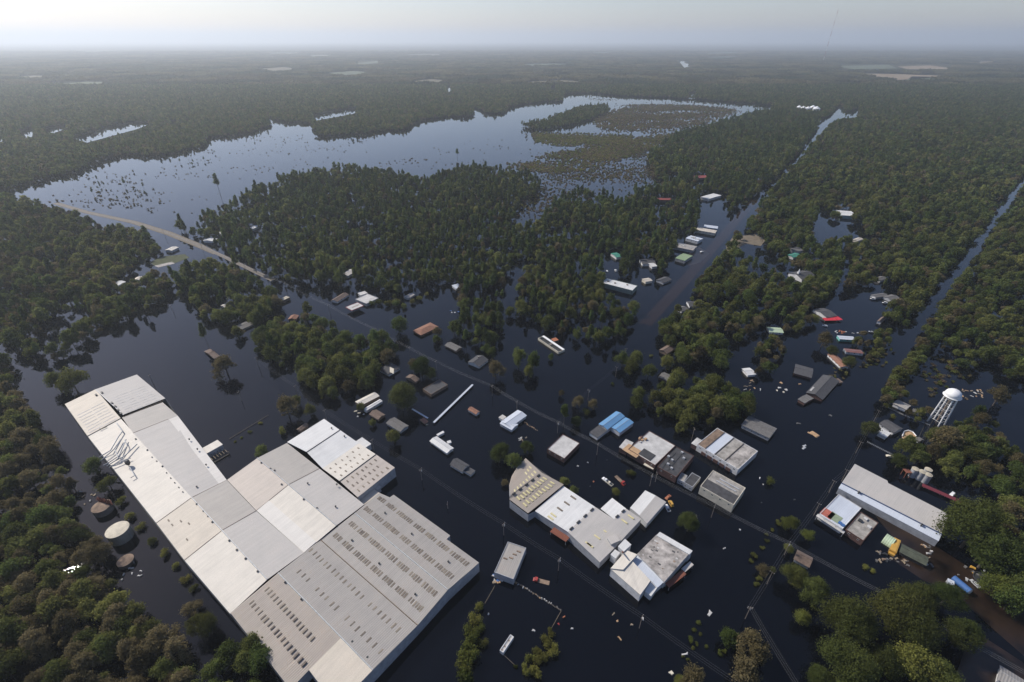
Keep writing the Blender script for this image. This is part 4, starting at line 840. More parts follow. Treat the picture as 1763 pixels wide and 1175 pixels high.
# ------------------------------------------------------------------ tanks, silos, water tower
def tank(name, label, px, py, r, h, mat, top, group=None):
    p = P(px, py); rt_ = root(name, Vector((p.x, p.y, 0)), label, 'tank', group)
    add('shell', *lathe(p, [(r, -1.5), (r, h)], 28), mat, rt_); add('lid', *lathe(p, [(r + .12, h), (r + .12, h + .2), (r * .5, h + .5), (.2, h + .6)], 28), top, rt_)
    add('ladder', *join([box((p.x + r + .15, p.y - .25), .08, .06, -1, h, 0), box((p.x + r + .15, p.y + .25), .08, .06, -1, h, 0)] + [box((p.x + r + .15, p.y), .05, .5, k * .5, k * .5 + .05, 0) for k in range(int(h * 2))]), STEEL, rt_)
    FOOT.append((p.x, p.y, r + 2)); KEEP.append((px, py - 5, 14)); return rt_
tank('storage_tank', 'large cream-topped cylindrical tank in the channel beside the factory', 211, 926, 5.6, 7.0, flat('grey_tank_shell', (.30, .27, .22)), TANK)
tank('small_tank', 'low dark rusty tank beyond the cream-topped tank', 219, 970, 3.8, 2.4, WDK, BRN)
boiler = P(180, 876); boiler = root('boiler_drum', Vector((boiler.x, boiler.y, 0)), 'rusty round boiler drum with pipework near the cream-topped tank', 'boiler')
add('drum', *lathe(P(180, 880), [(5.0, -1.5), (5.0, 4.2)], 22), flat('grey_drum_shell', (.22, .19, .16), .8, .3), boiler); add('drum_top', *lathe(P(180, 880), [(5.1, 4.2), (5.1, 4.4), (2.5, 4.9), (.3, 5.0)], 22), BRN, boiler)
for i in range(7): add('pipework', *tube([P(166 + i * 3.6, 862 + i, 5), P(168 + i * 3.6, 856 + i, 6 + i % 3), P(172 + i * 3.6, 864 + i, 4.5)], .4, 6), RRUST, boiler)
FOOT.append((*P(180, 880).xy, 14))
KEEP += [(180, 870, 22), (210, 905, 26), (218, 962, 20)]
for i, (x, y, lb) in enumerate(((1569, 820, 'first pale silo of the cluster by the long warehouse, beside a rusty frame'), (1581, 825, 'middle pale silo of the cluster by the long warehouse'), (1591, 830, 'last pale silo of the cluster, next to the dark red strip roof'), (1591, 821, 'rear silo of the cluster behind the last one'))):
    t_ = tank('silo', lb, x, y, 2.0, 6.5, STEEL, TANK)
rf = P(1557, 820); rf = root('rusty_frame', Vector((rf.x, rf.y, 0)), 'rusty steel frame standing next to the silo cluster', 'frame')
for dx in (-1.5, 1.5):
    for dy in (-1.5, 1.5): add('post', *box((P(1557, 820).x + dx, P(1557, 820).y + dy), .3, .3, -1.5, 4.5), RRUST, rf)
add('platform', *box(P(1557, 820), 3.6, 3.6, 4.5, 4.8), RRUST, rf)

tw = P(1611, 729); T = Vector((tw.x, tw.y, 0))
top = P(1640, 678, 0); th_ = 25.0
# height from where the tank sits in the view
for z in np.arange(10, 60, .25):
    X, Y = proj(np.array([T.x]), np.array([T.y]), np.array([z]))
    if Y[0] <= 684: th_ = float(z); break
wt = root('water_tower', T, 'white elevated water tower on four braced legs', 'water tower')
tr = 4.7
prof = [(1.0, th_ - 1.6), (tr * .55, th_ - 1.2), (tr * .9, th_ - .2), (tr, th_ + 1.2), (tr * 1.03, th_ + 1.9), (tr, th_ + 2.5), (tr * .9, th_ + 3.4), (tr * .62, th_ + 4.3), (tr * .3, th_ + 4.75), (.15, th_ + 4.9)]
prof = [(r_, th_ + (z_ - th_) * 1.3) for r_, z_ in prof]
add('tank_bowl', *lathe(T, prof, 32), WHITE, wt, smooth=True)
add('walkway_ring', *lathe(T, [(tr * 1.04, th_ + 1.0), (tr * 1.18, th_ + 1.0), (tr * 1.18, th_ + 1.12), (tr * 1.04, th_ + 1.12)], 32), WHITE, wt)
legs = []
for k in range(4):
    a = math.pi / 4 + k * math.pi / 2 + .35
    t0 = T + Vector((math.cos(a) * tr * .82, math.sin(a) * tr * .82, th_)); b0 = T + Vector((math.cos(a) * tr * 1.12, math.sin(a) * tr * 1.12, -1.5)); legs.append((b0, t0))
    add('leg', *tube([b0, t0], .45, 10), WHITE, wt)
for lv in (.22, .42, .62, .82):
    for k in range(4): add('brace', *tube([legs[k][0].lerp(legs[k][1], lv), legs[(k + 1) % 4][0].lerp(legs[(k + 1) % 4][1], lv)], .11, 6), WHITE, wt)
add('riser_pipe', *tube([T + Vector((0, 0, -1.5)), T + Vector((0, 0, th_ - 1))], .55, 10), flat('rusty_riser', (.5, .36, .24), .7), wt)
add('finial', *tube([T + Vector((0, 0, th_ + 6.2)), T + Vector((0, 0, th_ + 7.4))], .12, 6), WHITE, wt)
FOOT.append((T.x, T.y, 9)); KEEP += [(1610, 727, 14), (1620, 708, 12), (1632, 688, 16), (1640, 675, 18), (1600, 720, 8), (1626, 725, 8)]
# curved deck
dkp = [P(1553, 752, .9), P(1556, 744, .9), P(1563, 742, .9), P(1571, 745, .9), P(1577, 752, .9)]
dkr = root('curved_deck', Vector((dkp[2].x, dkp[2].y, 0)), 'curved tan deck with white rim beside the dark shingled house', 'deck')
inn = [p + Vector((-1.0, -5.0, 0)) for p in dkp]
V, F = sheet(dkp + inn[::-1], .3); add('boards', V, F, PLY, dkr); add('rim', *tube([p + Vector((0, 0, .5)) for p in dkp], .35, 6), WHITE, dkr)
for p in dkp[::2]: add('post', *box(p + Vector((0, -.6, 0)), .25, .25, -1.5, .6), WHITE, dkr)
# grain bins far up the highway
for i, (x, y, r) in enumerate(((1374, 192, 10), (1381, 193, 10), (1389, 194, 10), (1397, 194, 12), (1403, 197, 13))):
    p = P(x, y); b_ = root('grain_bin', Vector((p.x, p.y, 0)), 'steel grain bin in the row by the distant highway water' if i < 4 else 'largest steel grain bin at the open end of the distant row', 'grain bin', 'distant grain bins' if i < 4 else None)
    hh = r * 1.5; add('shell', *lathe(p, [(r, -.5), (r, hh)], 20), STEEL, b_); add('cone_roof', *lathe(p, [(r + .3, hh), (r * .2, hh + r * .55), (.4, hh + r * .6)], 20), WHITE, b_); KEEP.append((x, y - 3, 8))
# radio mast on the horizon
mp_ = P(1417, 106); md = math.hypot(mp_.x, mp_.y); u_ = 1417
mast = root('radio_mast', Vector((mp_.x, mp_.y, 0)), 'thin guyed radio mast rising above the horizon', 'mast')
mh = 430.0
for z in np.arange(200, 1200, 5):
    X, Y = proj(np.array([mp_.x]), np.array([mp_.y]), np.array([float(z)]))
    if Y[0] <= 17: mh = float(z); break
MASTH = mh
for k in range(10): add('mast_section', *tube([Vector((mp_.x, mp_.y, mh * k / 10)), Vector((mp_.x, mp_.y, mh * (k + 1) / 10))], 2.0, 4), RED if k % 2 else WHITE, mast)
for k in range(3):
    a = k * 2.094
    for f in (.5, .95): add('guy_wire', *tube([Vector((mp_.x, mp_.y, mh * f)), Vector((mp_.x + math.cos(a) * mh * .45, mp_.y + math.sin(a) * mh * .45, 0))], .12, 3), WIRE, mast)

# ------------------------------------------------------------------ utility poles and wires
def pole(px, py, h=10.5, label='', base=True, arms=1, ang=0.0, group='utility poles standing in the flood', tilt=0):
    """px,py: foot of the pole at the water"""
    p = P(px, py); rt_ = root('utility_pole', Vector((p.x, p.y, 0)), label, 'utility pole', group)
    add('shaft', *tube([Vector((p.x, p.y, -1.5)), Vector((p.x + tilt, p.y, h))], .2, 7, .13), POLE, rt_)
    for k in range(arms):
        z = h - .5 - k * 1.0
        ca = add('crossarm', *box((p.x + tilt, p.y), .14, 2.4, z, z + .16, ang), POLE, rt_)
        for s in (-1, 0, 1): add('insulator', *lathe(local(p + Vector((tilt, 0, 0)), ang, 0, s * 1.05, 0), [(.06, z + .16), (.1, z + .3), (.05, z + .42)], 6), WHITE, ca)
    return rt_, Vector((p.x + tilt, p.y, h - .2))
def px_foot(tx, ty, h):
    q = P(tx, ty, h); x, y = proj(np.array([q.x]), np.array([q.y]), np.array([0.0])); return float(x[0]), float(y[0])
def powerline(tops, label, h=10.5, plabel=None, nw=3, r=.026, wm=None, skip=(), trans=()):
    feet = [px_foot(*t, h) for t in tops]; pts = [P(*f) for f in feet]; T_ = []
    for i, f in enumerate(feet):
        d = pts[min(i + 1, len(pts) - 1)] - pts[max(i - 1, 0)]; a = math.atan2(d.y, d.x)
        if i in skip: T_.append((Vector((pts[i].x, pts[i].y, h - .2)), a)); continue
        rt_, tp = pole(*f, h, plabel or label.replace('power line', 'utility pole'), arms=2 if i in trans else 1, ang=a, group='poles of the ' + label)
        if i in trans: add('transformer', *lathe(tp + Vector((.45, .2, 0)), [(.3, h - 2.8), (.34, h - 2.7), (.34, h - 1.6), (.2, h - 1.5)], 8), STEEL, rt_)
        T_.append((tp, a))
    m_ = T_[len(T_) // 2][0]; ln_ = root('power_line', Vector((m_.x, m_.y, 0)), label, 'wires')
    for s in ((-1, 0, 1) if nw == 3 else (-.5, .5)):
        pp = []
        for i in range(len(T_) - 1):
            (a, aa), (b, ab) = T_[i], T_[i + 1]
            a = a + Vector((-math.sin(aa), math.cos(aa), 0)) * s * 1.05; b = b + Vector((-math.sin(ab), math.cos(ab), 0)) * s * 1.05
            sag = (b - a).length * .018
            for k in range(6):
                t = k / 6; q = a.lerp(b, t); q.z -= sag * 4 * t * (1 - t); pp.append(q)
        pp.append(b); add('wire', *tube(pp, r, 4), wm or WIRE, ln_)
powerline([(280, 396), (345, 420), (420, 455), (490, 487), (565, 525), (645, 566), (704, 598), (750, 621.5), (847, 664), (890, 691), (961, 727), (1030, 764), (1123, 817), (1231, 871), (1360, 935), (1560, 1040), (1900, 1230)], 'power line along the flooded highway', r=.024, wm=flat('glint_wire', (.42, .42, .42), .4, .05), trans=(10, 12, 14), skip=(15, 16))  # wire colour lightened to stand for the glint of the sun
powerline([(440, 615), (507, 664), (558, 706), (640, 757), (723.7, 807), (867, 901), (963, 962), (1106, 1061), (1290, 1190)], 'power line passing between the factory and the warehouse', trans=(4, 5, 6), skip=(8,))
powerline([(1380, 1190), (1292.5, 1045), (1330, 985), (1360, 935), (1411, 867), (1437, 828), (1459, 809), (1483, 761), (1514, 707)], 'power line along the side street by the long warehouse', trans=(1,), skip=(0, 3))
powerline([(961, 727), (1014, 671), (1062, 632), (1078, 600)], 'power line crossing the water near the blue-roofed building', skip=(0,), trans=(1,))
for x, y, h, lb in ((264, 661, 9, 'lone leaning pole in open water north of the factory'), (416, 690, 9, 'lone pole with faint reflection in the blue water east of the factory wing'), (443, 592, 9, 'lone pole in front of the southern grove'), (298, 537, 8, 'pole in the narrow inlet by the western wood'),
                    (1195, 905, 8, 'pole leaning by the round tree near the old mill'), (771, 876, 5, 'stub pole with white gear beside the factory roof'), (1190, 760, 12, 'tall pole beside the store block'), (1128, 830, 8, 'pole with a white lamp in front of the brick store')):
    pole(x, y, h, lb, group=None) if False else pole(x, y, h, lb, group='lone poles')

# ------------------------------------------------------------------ vehicles
def vehicle(px, py, deg, label, col, kind='pickup', z=-.35):
    p = P(px, py); a = R(deg); nm = {'pickup': 'pickup_truck', 'car': 'parked_car', 'van': 'parked_van', 'truck': 'flatbed_truck'}[kind]
    rt_ = root(nm, Vector((p.x, p.y, 0)), label, {'pickup': 'truck', 'car': 'car', 'van': 'van', 'truck': 'truck'}[kind]); FOOT.append((p.x, p.y, 3)); KEEP.append((px, py, 6))
    def prof(pts, w, mat, name, inset=0, par=None):
        V = []; n = len(pts)
        for s in (-1, 1):
            for x, zz in pts: V.append(local(p, a, x, s * (w / 2 - (inset if zz > 1.0 else 0)), z + zz))
        F = [list(range(n))[::-1], [n + i for i in range(n)]] + [[i, (i + 1) % n, n + (i + 1) % n, n + i] for i in range(n)]
        return add(name, V, F, mat, par or rt_)
    if kind == 'pickup':
        prof([(-2.6, .4), (2.7, .4), (2.75, .95), (2.5, 1.1), (1.3, 1.15), (-2.6, 1.15)], 1.95, col, 'body')
        cb = prof([(-.6, 1.15), (1.3, 1.15), (.7, 1.75), (-.45, 1.8)], 1.85, col, 'cab', .15)
        prof([(1.32, 1.17), (1.36, 1.17), (.8, 1.7), (.76, 1.7)], 1.6, GLASS, 'windscreen', par=cb); add('bed', *box(local(p, a, -1.6, 0, 0), 1.8, 1.6, z + 1.1, z + 1.17, a), DARK, rt_)
        add('tailgate', *box(local(p, a, -2.6, 0, 0), .12, 1.9, z + .5, z + 1.25, a), col, rt_)
    elif kind in ('car', 'van'):
        hgt = 1.45 if kind == 'car' else 2.1; f = .9 if kind == 'car' else 1.9
        prof([(-2.3, .4), (2.3, .4), (2.35, .8), (1.2, .98), (-2.0, 1.0), (-2.35, .85)], 1.85, col, 'body')
        cb = prof([(-1.9, .98), (1.3, .98), (.6 if kind == 'car' else 1.0, hgt), (-1.3 if kind == 'car' else -1.8, hgt)], 1.7, col, 'cabin', .15)
        prof([(1.32, 1.0), (1.36, 1.0), (.72 if kind == 'car' else 1.1, hgt - .05), (.68 if kind == 'car' else 1.06, hgt - .05)], 1.45, GLASS, 'windscreen', par=cb)
        for s in (-1, 1): add('side_window', *box(local(p, a, -.4, s * .80, 0), 2.2, .08, z + 1.05, z + hgt - .1, a), GLASS, cb)
    else:
        prof([(1.6, .4), (4.0, .4), (4.05, 1.2), (3.3, 1.4), (3.0, 2.2), (1.7, 2.25)], 2.2, col, 'cab', .1)
        prof([(3.36, 1.42), (3.4, 1.42), (3.12, 2.1), (3.08, 2.1)], 1.8, GLASS, 'windscreen'); add('flatbed', *box(local(p, a, -1.6, 0, 0), 6.0, 2.3, z + .9, z + 1.1, a), BRN, rt_)
    for sx in (-1.5, 1.6):
        for sy in (-1, 1):
            q = local(p, a, sx, sy * .85, z + .36); ax = Vector((-math.sin(a), math.cos(a), 0)) * .11
            add('wheel', *tube([q - ax, q + ax], .36, 10), TIRE, rt_)
    return rt_
vehicle(1043, 828, 130, 'white pickup half sunk beside a cream pickup', WHITE, 'pickup')
vehicle(1049, 833, 130, 'cream pickup half sunk between the white pickup and the red truck', WCR, 'pickup')
vehicle(1068, 829, -58, 'flatbed truck with bright red cab standing in the flood', RED, 'truck')
vehicle(931, 1001, 165, 'red and white truck nearly sunk beside the pump house', RED, 'truck', -.9)
vehicle(1155, 868, 100, 'sunken yellow digger cab near the white office roof', YEL, 'van')
vehicle(1149, 876, 100, 'white and yellow truck behind the yellow digger', WHITE, 'pickup')
vehicle(1150, 857, 40, 'orange car beside the white office roof', ORANGE, 'car')
vehicle(1502, 516, 150, 'white van parked in the yard by the canal', WHITE, 'van', 0)
vehicle(1523, 523, 150, 'second white van parked in the yard by the canal, nearer the bank', WHITE, 'van', 0)
vehicle(1045, 468, 90, 'white car in the flooded side street', WHITE, 'car', 0); vehicle(1060, 467, 95, 'white pickup in the flooded side street', WHITE, 'pickup', 0)
vehicle(1208, 435, 20, 'white car stopped at the edge of the wet highway', WHITE, 'car', .3)
vehicle(1639, 852, 30, 'white car under trees by the dark red strip roof', WHITE, 'car', 0)
vehicle(1677, 1007, 100, 'grey-white car in the junk yard by the blue tank', STEEL, 'car', .3)
vehicle(1420, 562, 160, 'white car sunk in the yard near the red awning house', WHITE, 'car', -.2)
vehicle(1500, 573, 150, 'silver car at the edge of the flooded yard', STEEL, 'car', 0)
vehicle(1532, 787, -20, 'pale car floating by the fence near the long warehouse', WCR, 'car', -.3)
# yellow school bus and quonset
p = P(1541, 938); c, ang, L, W = rect4([(1546, 928), (1538, 949), 3.2], 2.6)
bus = root('school_bus', Vector((c.x, c.y, 0)), 'faded yellow school bus roof between green hut and dark green shed', 'bus')
add('body', *box(c, L, W, -.2, 2.3, ang), YEL, bus); add('roof', *join([box(c, L - .2, W - .2, 2.3, 2.5, ang), box(c, L - .6, W - 1.0, 2.5, 2.65, ang)]), YEL, bus)
for s in (-1, 1):
    for i in range(7): add('window', *box(local(c, ang, -L * .4 + i * L * .13, s * (W / 2 + .02), 0), L * .1, .06, 1.3, 2.0, ang), GLASS, bus)
add('hood', *box(local(c, ang, L / 2 + .7, 0, 0), 1.4, W - .5, -.2, 1.2, ang), YEL, bus)
c, ang, L, W = rect4([(1524, 924), (1540, 934), 8.0], 2)
hut = root('quonset_hut', Vector((c.x, c.y, 0)), 'green half-round metal hut in the junk yard', 'hut')
V = []; F = []
for s in (-1, 1):
    for k in range(9): t = math.pi * k / 8; V.append(local(c, ang, s * L / 2, -math.cos(t) * W / 2, -.3 + math.sin(t) * 3.6))
for k in range(8): F.append([k, k + 1, 9 + k + 1, 9 + k])
add('curved_shell', V, F, RPGRN, hut, uv=planar_uv(V, F, ang)); add('end_wall', [v for v in V[:9]] + [v for v in V[9:]], [list(range(9)), [9 + k for k in range(9)][::-1]], WDK, hut)
FOOT += [(*P(1541, 938).xy, 8), (*P(1575, 950).xy, 12)]; KEEP += [(1541, 938, 14), (1530, 927, 14), (1575, 950, 24), (1655, 1007, 12), (1637, 1003, 10)]
c = P(1655, 1007, 1.5); bt = root('blue_tank', Vector((c.x, c.y, 0)), 'blue horizontal tank with pale end on the mud', 'tank')
an_ = R(-70); add('shell', *tube([local(c, an_, -4, 0, 1.6), local(c, an_, 4, 0, 1.6)], 1.7, 14), BLUE, bt); add('end_cap', *tube([local(c, an_, 4, 0, 1.6), local(c, an_, 4.5, 0, 1.6)], 1.6, 14, 1.0), OLDW, bt)
add('cradle', *join([box(local(c, an_, s * 2.5, 0, 0), .5, 2.6, -.3, .6, an_) for s in (-1, 1)]), DARK, bt)
house('container', 'pale grey container beside the blue tank', 'container', [(1634, 996), (1644, 1002), (1642, 1013), (1629, 1008)], 2.6, .1, RBG, WGR, nwin=0, ov=.1)
c = P(1693, 999); po = root('round_pool', Vector((c.x, c.y, 0)), 'dark round stock pool with pale rim under the trees', 'pool')
add('rim', *lathe(c, [(4.2, -.2), (4.5, .6), (4.2, .7), (4.0, .3)], 24), DARK, po); KEEP.append((1693, 999, 12))

# ------------------------------------------------------------------ floating and stranded debris
def debris(pts, label, group, sz=(1.2, .6), mats=(SG, WOOD, PLY, OLDW, STEEL), name='drifting_crate'):
    for (x, y) in pts:
        p = P(x, y); a = random.uniform(0, 3.1); L = random.uniform(.45, 1.2) * sz[0]; W = random.uniform(.45, 1.1) * sz[1]; h = random.uniform(.25, .7)
        V, F = box(p, L, W, -.2, h, a)
        for i in (4, 5, 6, 7): V[i] = V[i] * 1.0 + (Vector((p.x, p.y, V[i].z)) - V[i]) * random.uniform(.05, .35)
        V2, F2 = box(local(p, a, L * .3, W * .5, 0), L * .5, W * .4, -.15, h * .6, a + .4)
        add(name, *join([(V, F), (V2, F2)]), random.choice(mats), None, label=label, category='crate', group=group)
def along(a, b, n, j=1.5): return [(a[0] + (b[0] - a[0]) * i / n + random.uniform(-j, j), a[1] + (b[1] - a[1]) * i / n + random.uniform(-j, j)) for i in range(n + 1)]
debris(along((886, 1002), (966, 1052), 22, 1.2), 'litter caught along the sunken fence beside the pump house', 'fence litter', (1.3, .6))
debris([(850 + random.uniform(-2, 16), 992 + random.uniform(0, 14)) for _ in range(16)], 'rubbish piled against the pump house wall', 'pump house rubbish', (1.8, 1.0), (PLY, OLDW, WOOD, BRN))
debris([(854, 987), (857, 990), (852, 991), (857, 1000)], 'bright blue tarp bundle against the pump house wall', 'blue tarp bundles', (2.2, 1.5), (BLUE,))
debris([(971, 1063), (919, 1086), (985, 1083), (962, 1075), (841, 1058)], 'scrap drifting in the open water by the hedged lot', 'hedged lot scrap', (1.6, 1.0), (RED, OLDW, ORANGE))
debris([(1056, 1058), (1063, 1070), (1088, 1076), (1067, 1100), (1107, 1066)], 'timber scraps afloat beyond the old mill', 'mill scraps', (2.2, .8), (PLY, WOOD, OLDW))
debris([(1222, 1057), (1179, 1127), (1156, 1159)], 'pale tub adrift beside the weeds', 'tubs by the weeds', (3.0, 1.5), (OLDW, WCR))
debris([(1342, 668), (1349, 676), (1354, 672), (1338, 673), (1345, 660), (1377, 662)], 'rubble mound breaking the surface near the brick houses', 'brick house rubble', (2.4, 1.4), (OLDW, WCR, PLY))
debris([(1402, 748)], 'tan flat-topped raft alone in dark water', 'tan raft', (8, 6), (PLY,))
debris([(1430, 716), (1375, 730), (1385, 768), (1384, 772)], 'small grey hull drifting between the stores and the tower', 'drifting hulls', (3, 1.5), (SG, STEEL))
debris([(1437 + random.uniform(-2, 40), 571 + random.uniform(-2, 5)) for _ in range(12)], 'junk strewn across the flooded trailer yard', 'trailer yard junk', (2.2, 1.2), (WHITE, OLDW, ORANGE, STEEL))
debris([(1665 + random.uniform(-8, 28), 676 + random.uniform(-6, 12)) for _ in range(18)], 'wreckage scattered on the water past the tower', 'tower wreckage', (2.4, .9), (OLDW, WOOD, PLY))
debris([(1513 + random.uniform(-4, 34), 948 + random.uniform(-2, 20)) for _ in range(20)], 'scrap metal heap at the junk yard edge', 'junk yard scrap', (2.0, 1.2), (STEEL, DARK, DARK, WOOD, BRN, SG))
debris([(1555 + random.uniform(0, 50), 962 + random.uniform(-2, 14) + 0.0) for _ in range(14)], 'parts lined up in front of the dark green shed', 'shed front parts', (2.2, 1.0), (STEEL, SG, WOOD, BRN))
debris([(1585 + random.uniform(0, 22), 940 + random.uniform(0, 14)) for _ in range(9)], 'white scrap behind the dark green shed', 'white scrap', (2.4, 1.0), (OLDW, SG, PLY))
debris([(1650 + random.uniform(0, 60), 985 + random.uniform(-8, 16)) for _ in range(12)], 'yard clutter around the blue tank', 'blue tank clutter', (2.2, 1.2), (STEEL, YEL, WOOD, SG))
debris([(774 + random.uniform(-4, 26), 536 + random.uniform(-3, 5)) for _ in range(9)], 'floating bins behind the red-brown hip roof', 'floating bins', (2.2, 1.6), (WHITE, BLUE, OLDW))
debris([(898 + random.uniform(-4, 10), 756 + random.uniform(-4, 6)) for _ in range(7)] , 'woody wreck beside the two-winged house', 'woody wreck', (2.2, .8), (WOOD, OLDW))
debris(along((903, 728), (925, 742), 9, .8), 'broken fence pieces by the two-winged house', 'broken fence pieces', (1.8, .5), (WOOD, PLY))
debris([(1300 + random.uniform(-20, 10), 652 + random.uniform(-4, 20)) for _ in range(9)], 'broken boards along the bank by the white boat-shaped roof', 'bank boards', (3.5, .7), (WOOD, OLDW, PLY))
debris([(1045, 793), (1012, 797), (995, 803), (1022, 830), (1016, 838), (1308, 824), (1314, 835), (1311, 866), (1368, 861), (1247, 945), (1274, 913)], 'stray item afloat in the flooded main street', 'main street flotsam', (1.6, .9), (OLDW, WHITE, ORANGE, DARK))
debris([(618, 712), (626, 714), (612, 709), (616, 718), (735, 732)], 'pale junk around the narrow trailer', 'trailer junk', (2.2, 1.2), (OLDW, TANK))
debris([(150 + random.uniform(-12, 14), 860 + random.uniform(-14, 12)) for _ in range(8)], 'pale pieces standing for sun glints against the western wood by the boiler house', 'boiler glints', (2, 1), (OLDW, WOOD))  # pale pieces laid in place of sun glints on the water
debris([(205 + random.uniform(0, 40), 985 + random.uniform(-6, 14)) for _ in range(8)], 'foam flecks around the low dark tank', 'foam flecks', (1.4, .7), (OLDW,))
# sunken fences: post rows with rails
def fence(a, b, n, label, h=1.0, mat=WOOD):
    pa, pb = P(*a), P(*b); m_ = (pa + pb) / 2; r_ = root('fence', Vector((m_.x, m_.y, 0)), label, 'fence')
    for i in range(n + 1): add('post', *box(pa.lerp(pb, i / n), .14, .14, -1.5, h), mat, r_)
    d = pb - pa
    for z in (.25, h - .2): add('rail', *box(m_, d.length, .06, z, z + .12, math.atan2(d.y, d.x)), mat, r_)
fence((886, 1002), (966, 1053), 24, 'sunken fence running from the pump house to the hedge corner', .9); fence((966, 1053), (950, 1082), 10, 'short fence from the hedge corner to the right hedge', .9)
fence((864, 1126), (888, 1148), 12, 'mossy fence from the white box trailer to the hedge', .8); fence((395, 757), (462, 716), 30, 'mossy fence line across the blue water by the factory dock', .9, M_BUSH if False else WOOD)
fence((1527, 702), (1556, 716), 14, 'pale fence below the ribbed shed', 1.0, OLDW); fence((1556, 716), (1600, 733), 18, 'wire fence leading to the water tower foot', 1.0, STEEL); fence((1493, 762), (1548, 790), 20, 'wire fence in front of the white garage', 1.0, STEEL)
fence((852, 1010), (835, 1040), 10, 'mossy fence from the pump house to the left hedge', .9)

# ------------------------------------------------------------------ trees
def leaf_quads(C, Nn, size, asp=0.75):
    n = len(C); t = rng.normal(size=(n, 3)); t -= (t * Nn).sum(1)[:, None] * Nn; t /= np.linalg.norm(t, axis=1)[:, None] + 1e-9
    b = np.cross(Nn, t); s = size[:, None] * 0.5
    bend = Nn * s * 0.35
    V = np.stack([C - t * s - b * s * asp, C + t * s * .9 - b * s * asp * .6 - bend, C + t * s * 1.05 + b * s * asp, C - t * s * .7 + b * s * asp * 1.1 - bend], 1).reshape(-1, 3)
    F = np.arange(4 * n).reshape(n, 4); return V, F
def cloud(lobes, n, size, jit=0.75, inner=0.25, flatten=1.0):
    """leaf clumps over the shells of overlapping lobes: (centre, radius)"""
    C = []; NN = []; vol = np.array([l[1] ** 2 for l in lobes]); cnt = np.maximum(3, (n * vol / vol.sum()).astype(int))
    for (c, r), k in zip(lobes, cnt):
        d = rng.normal(size=(k, 3)); d[:, 2] = d[:, 2] * .9 + .25; d /= np.linalg.norm(d, axis=1)[:, None]
        rad = r * (1 - inner * rng.random(k) ** 1.5) * (1 + .27 * rng.normal(size=k))
        p = np.array(c) + d * rad[:, None] * np.array([1, 1, flatten]); nn = d + jit * rng.normal(size=(k, 3)); nn /= np.linalg.norm(nn, axis=1)[:, None]
        C.append(p); NN.append(nn)
    C = np.concatenate(C); NN = np.concatenate(NN); return leaf_quads(C, NN, size * rng.uniform(.6, 1.4, len(C)))
def oak_lobes(r, h, k):
    L = []; ex, ey = rng.uniform(.72, 1.2), rng.uniform(.72, 1.2); ph = rng.uniform(0, 6.28); lop = rng.uniform(.1, .35)
    for i in range(k):
        if rng.random() < .12: continue
        a = 2.4 * i + rng.uniform(-.4, .4); q = math.sqrt((i + .5) / k); z = h * .62 + h * .30 * (1 - q ** 1.8) * rng.uniform(.7, 1.1) - h * .14 * q * rng.random()
        rr = r * rng.uniform(.18, .44); q *= 1 + lop * math.cos(a - ph); z *= rng.uniform(.86, 1.1); L.append((np.array([math.cos(a) * q * r * .74 * ex, math.sin(a) * q * r * .74 * ey, z]), rr))
        if i % 3 == 0: L.append((np.array([math.cos(a) * q * r * .68, math.sin(a) * q * r * .68, z - h * .25]), rr * .95))
    return L
def pine_lobes(r, h, k):
    return [(np.array([math.cos(2.1 * i) * r * .5 * rng.uniform(.3, 1.2) * (1 - .6 * i / k), math.sin(2.1 * i) * r * .5 * rng.uniform(.3, 1.2) * (1 - .6 * i / k), h * (.52 + .44 * i / k)]), r * rng.uniform(.34, .55) * (1 - .45 * i / k)) for i in range(k)]
def bush_lobes(r, h, k):
    return [(np.array([rng.uniform(-.55, .55) * r, rng.uniform(-.55, .55) * r, h * rng.uniform(.25, .6)]), r * rng.uniform(.35, .55)) for i in range(k)]
def trunk_geo(kind, r, h):
    if kind == 'pine': parts = [tube([Vector((0, 0, -1)), Vector((.1, 0, h * .5)), Vector((0, .1, h * .95))], .26, 6, .06)]
    elif kind == 'bush': parts = [tube([Vector((0, 0, -1)), Vector((0, 0, h * .5))], .1, 5, .05)]
    else:
        parts = [tube([Vector((0, 0, -1)), Vector((.05, .1, h * .25)), Vector((0, 0, h * .75))], .42, 7, .12)]
        for i in range(6):
            a = i * 1.05 + .3; z = h * (.26 + .05 * (i % 3)); parts.append(tube([Vector((0, 0, z)), Vector((math.cos(a) * r * .35, math.sin(a) * r * .35, h * .5)), Vector((math.cos(a) * r * .7, math.sin(a) * r * .7, h * .66))], .16, 5, .05))
    return join(parts)
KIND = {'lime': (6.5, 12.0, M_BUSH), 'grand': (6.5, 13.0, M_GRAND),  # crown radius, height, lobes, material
    'oak': (6.5, 14.0, M_OAK), 'pine': (4.2, 20.0, M_PINE), 'dull': (5.5, 13.0, M_DULL), 'bush': (2.4, 3.2, M_BUSH)}
NVAR = {'lime': 2, 'grand': 4, 'oak': 7, 'pine': 5, 'dull': 4, 'bush': 3}
CROWN = {}; TRUNK = {}
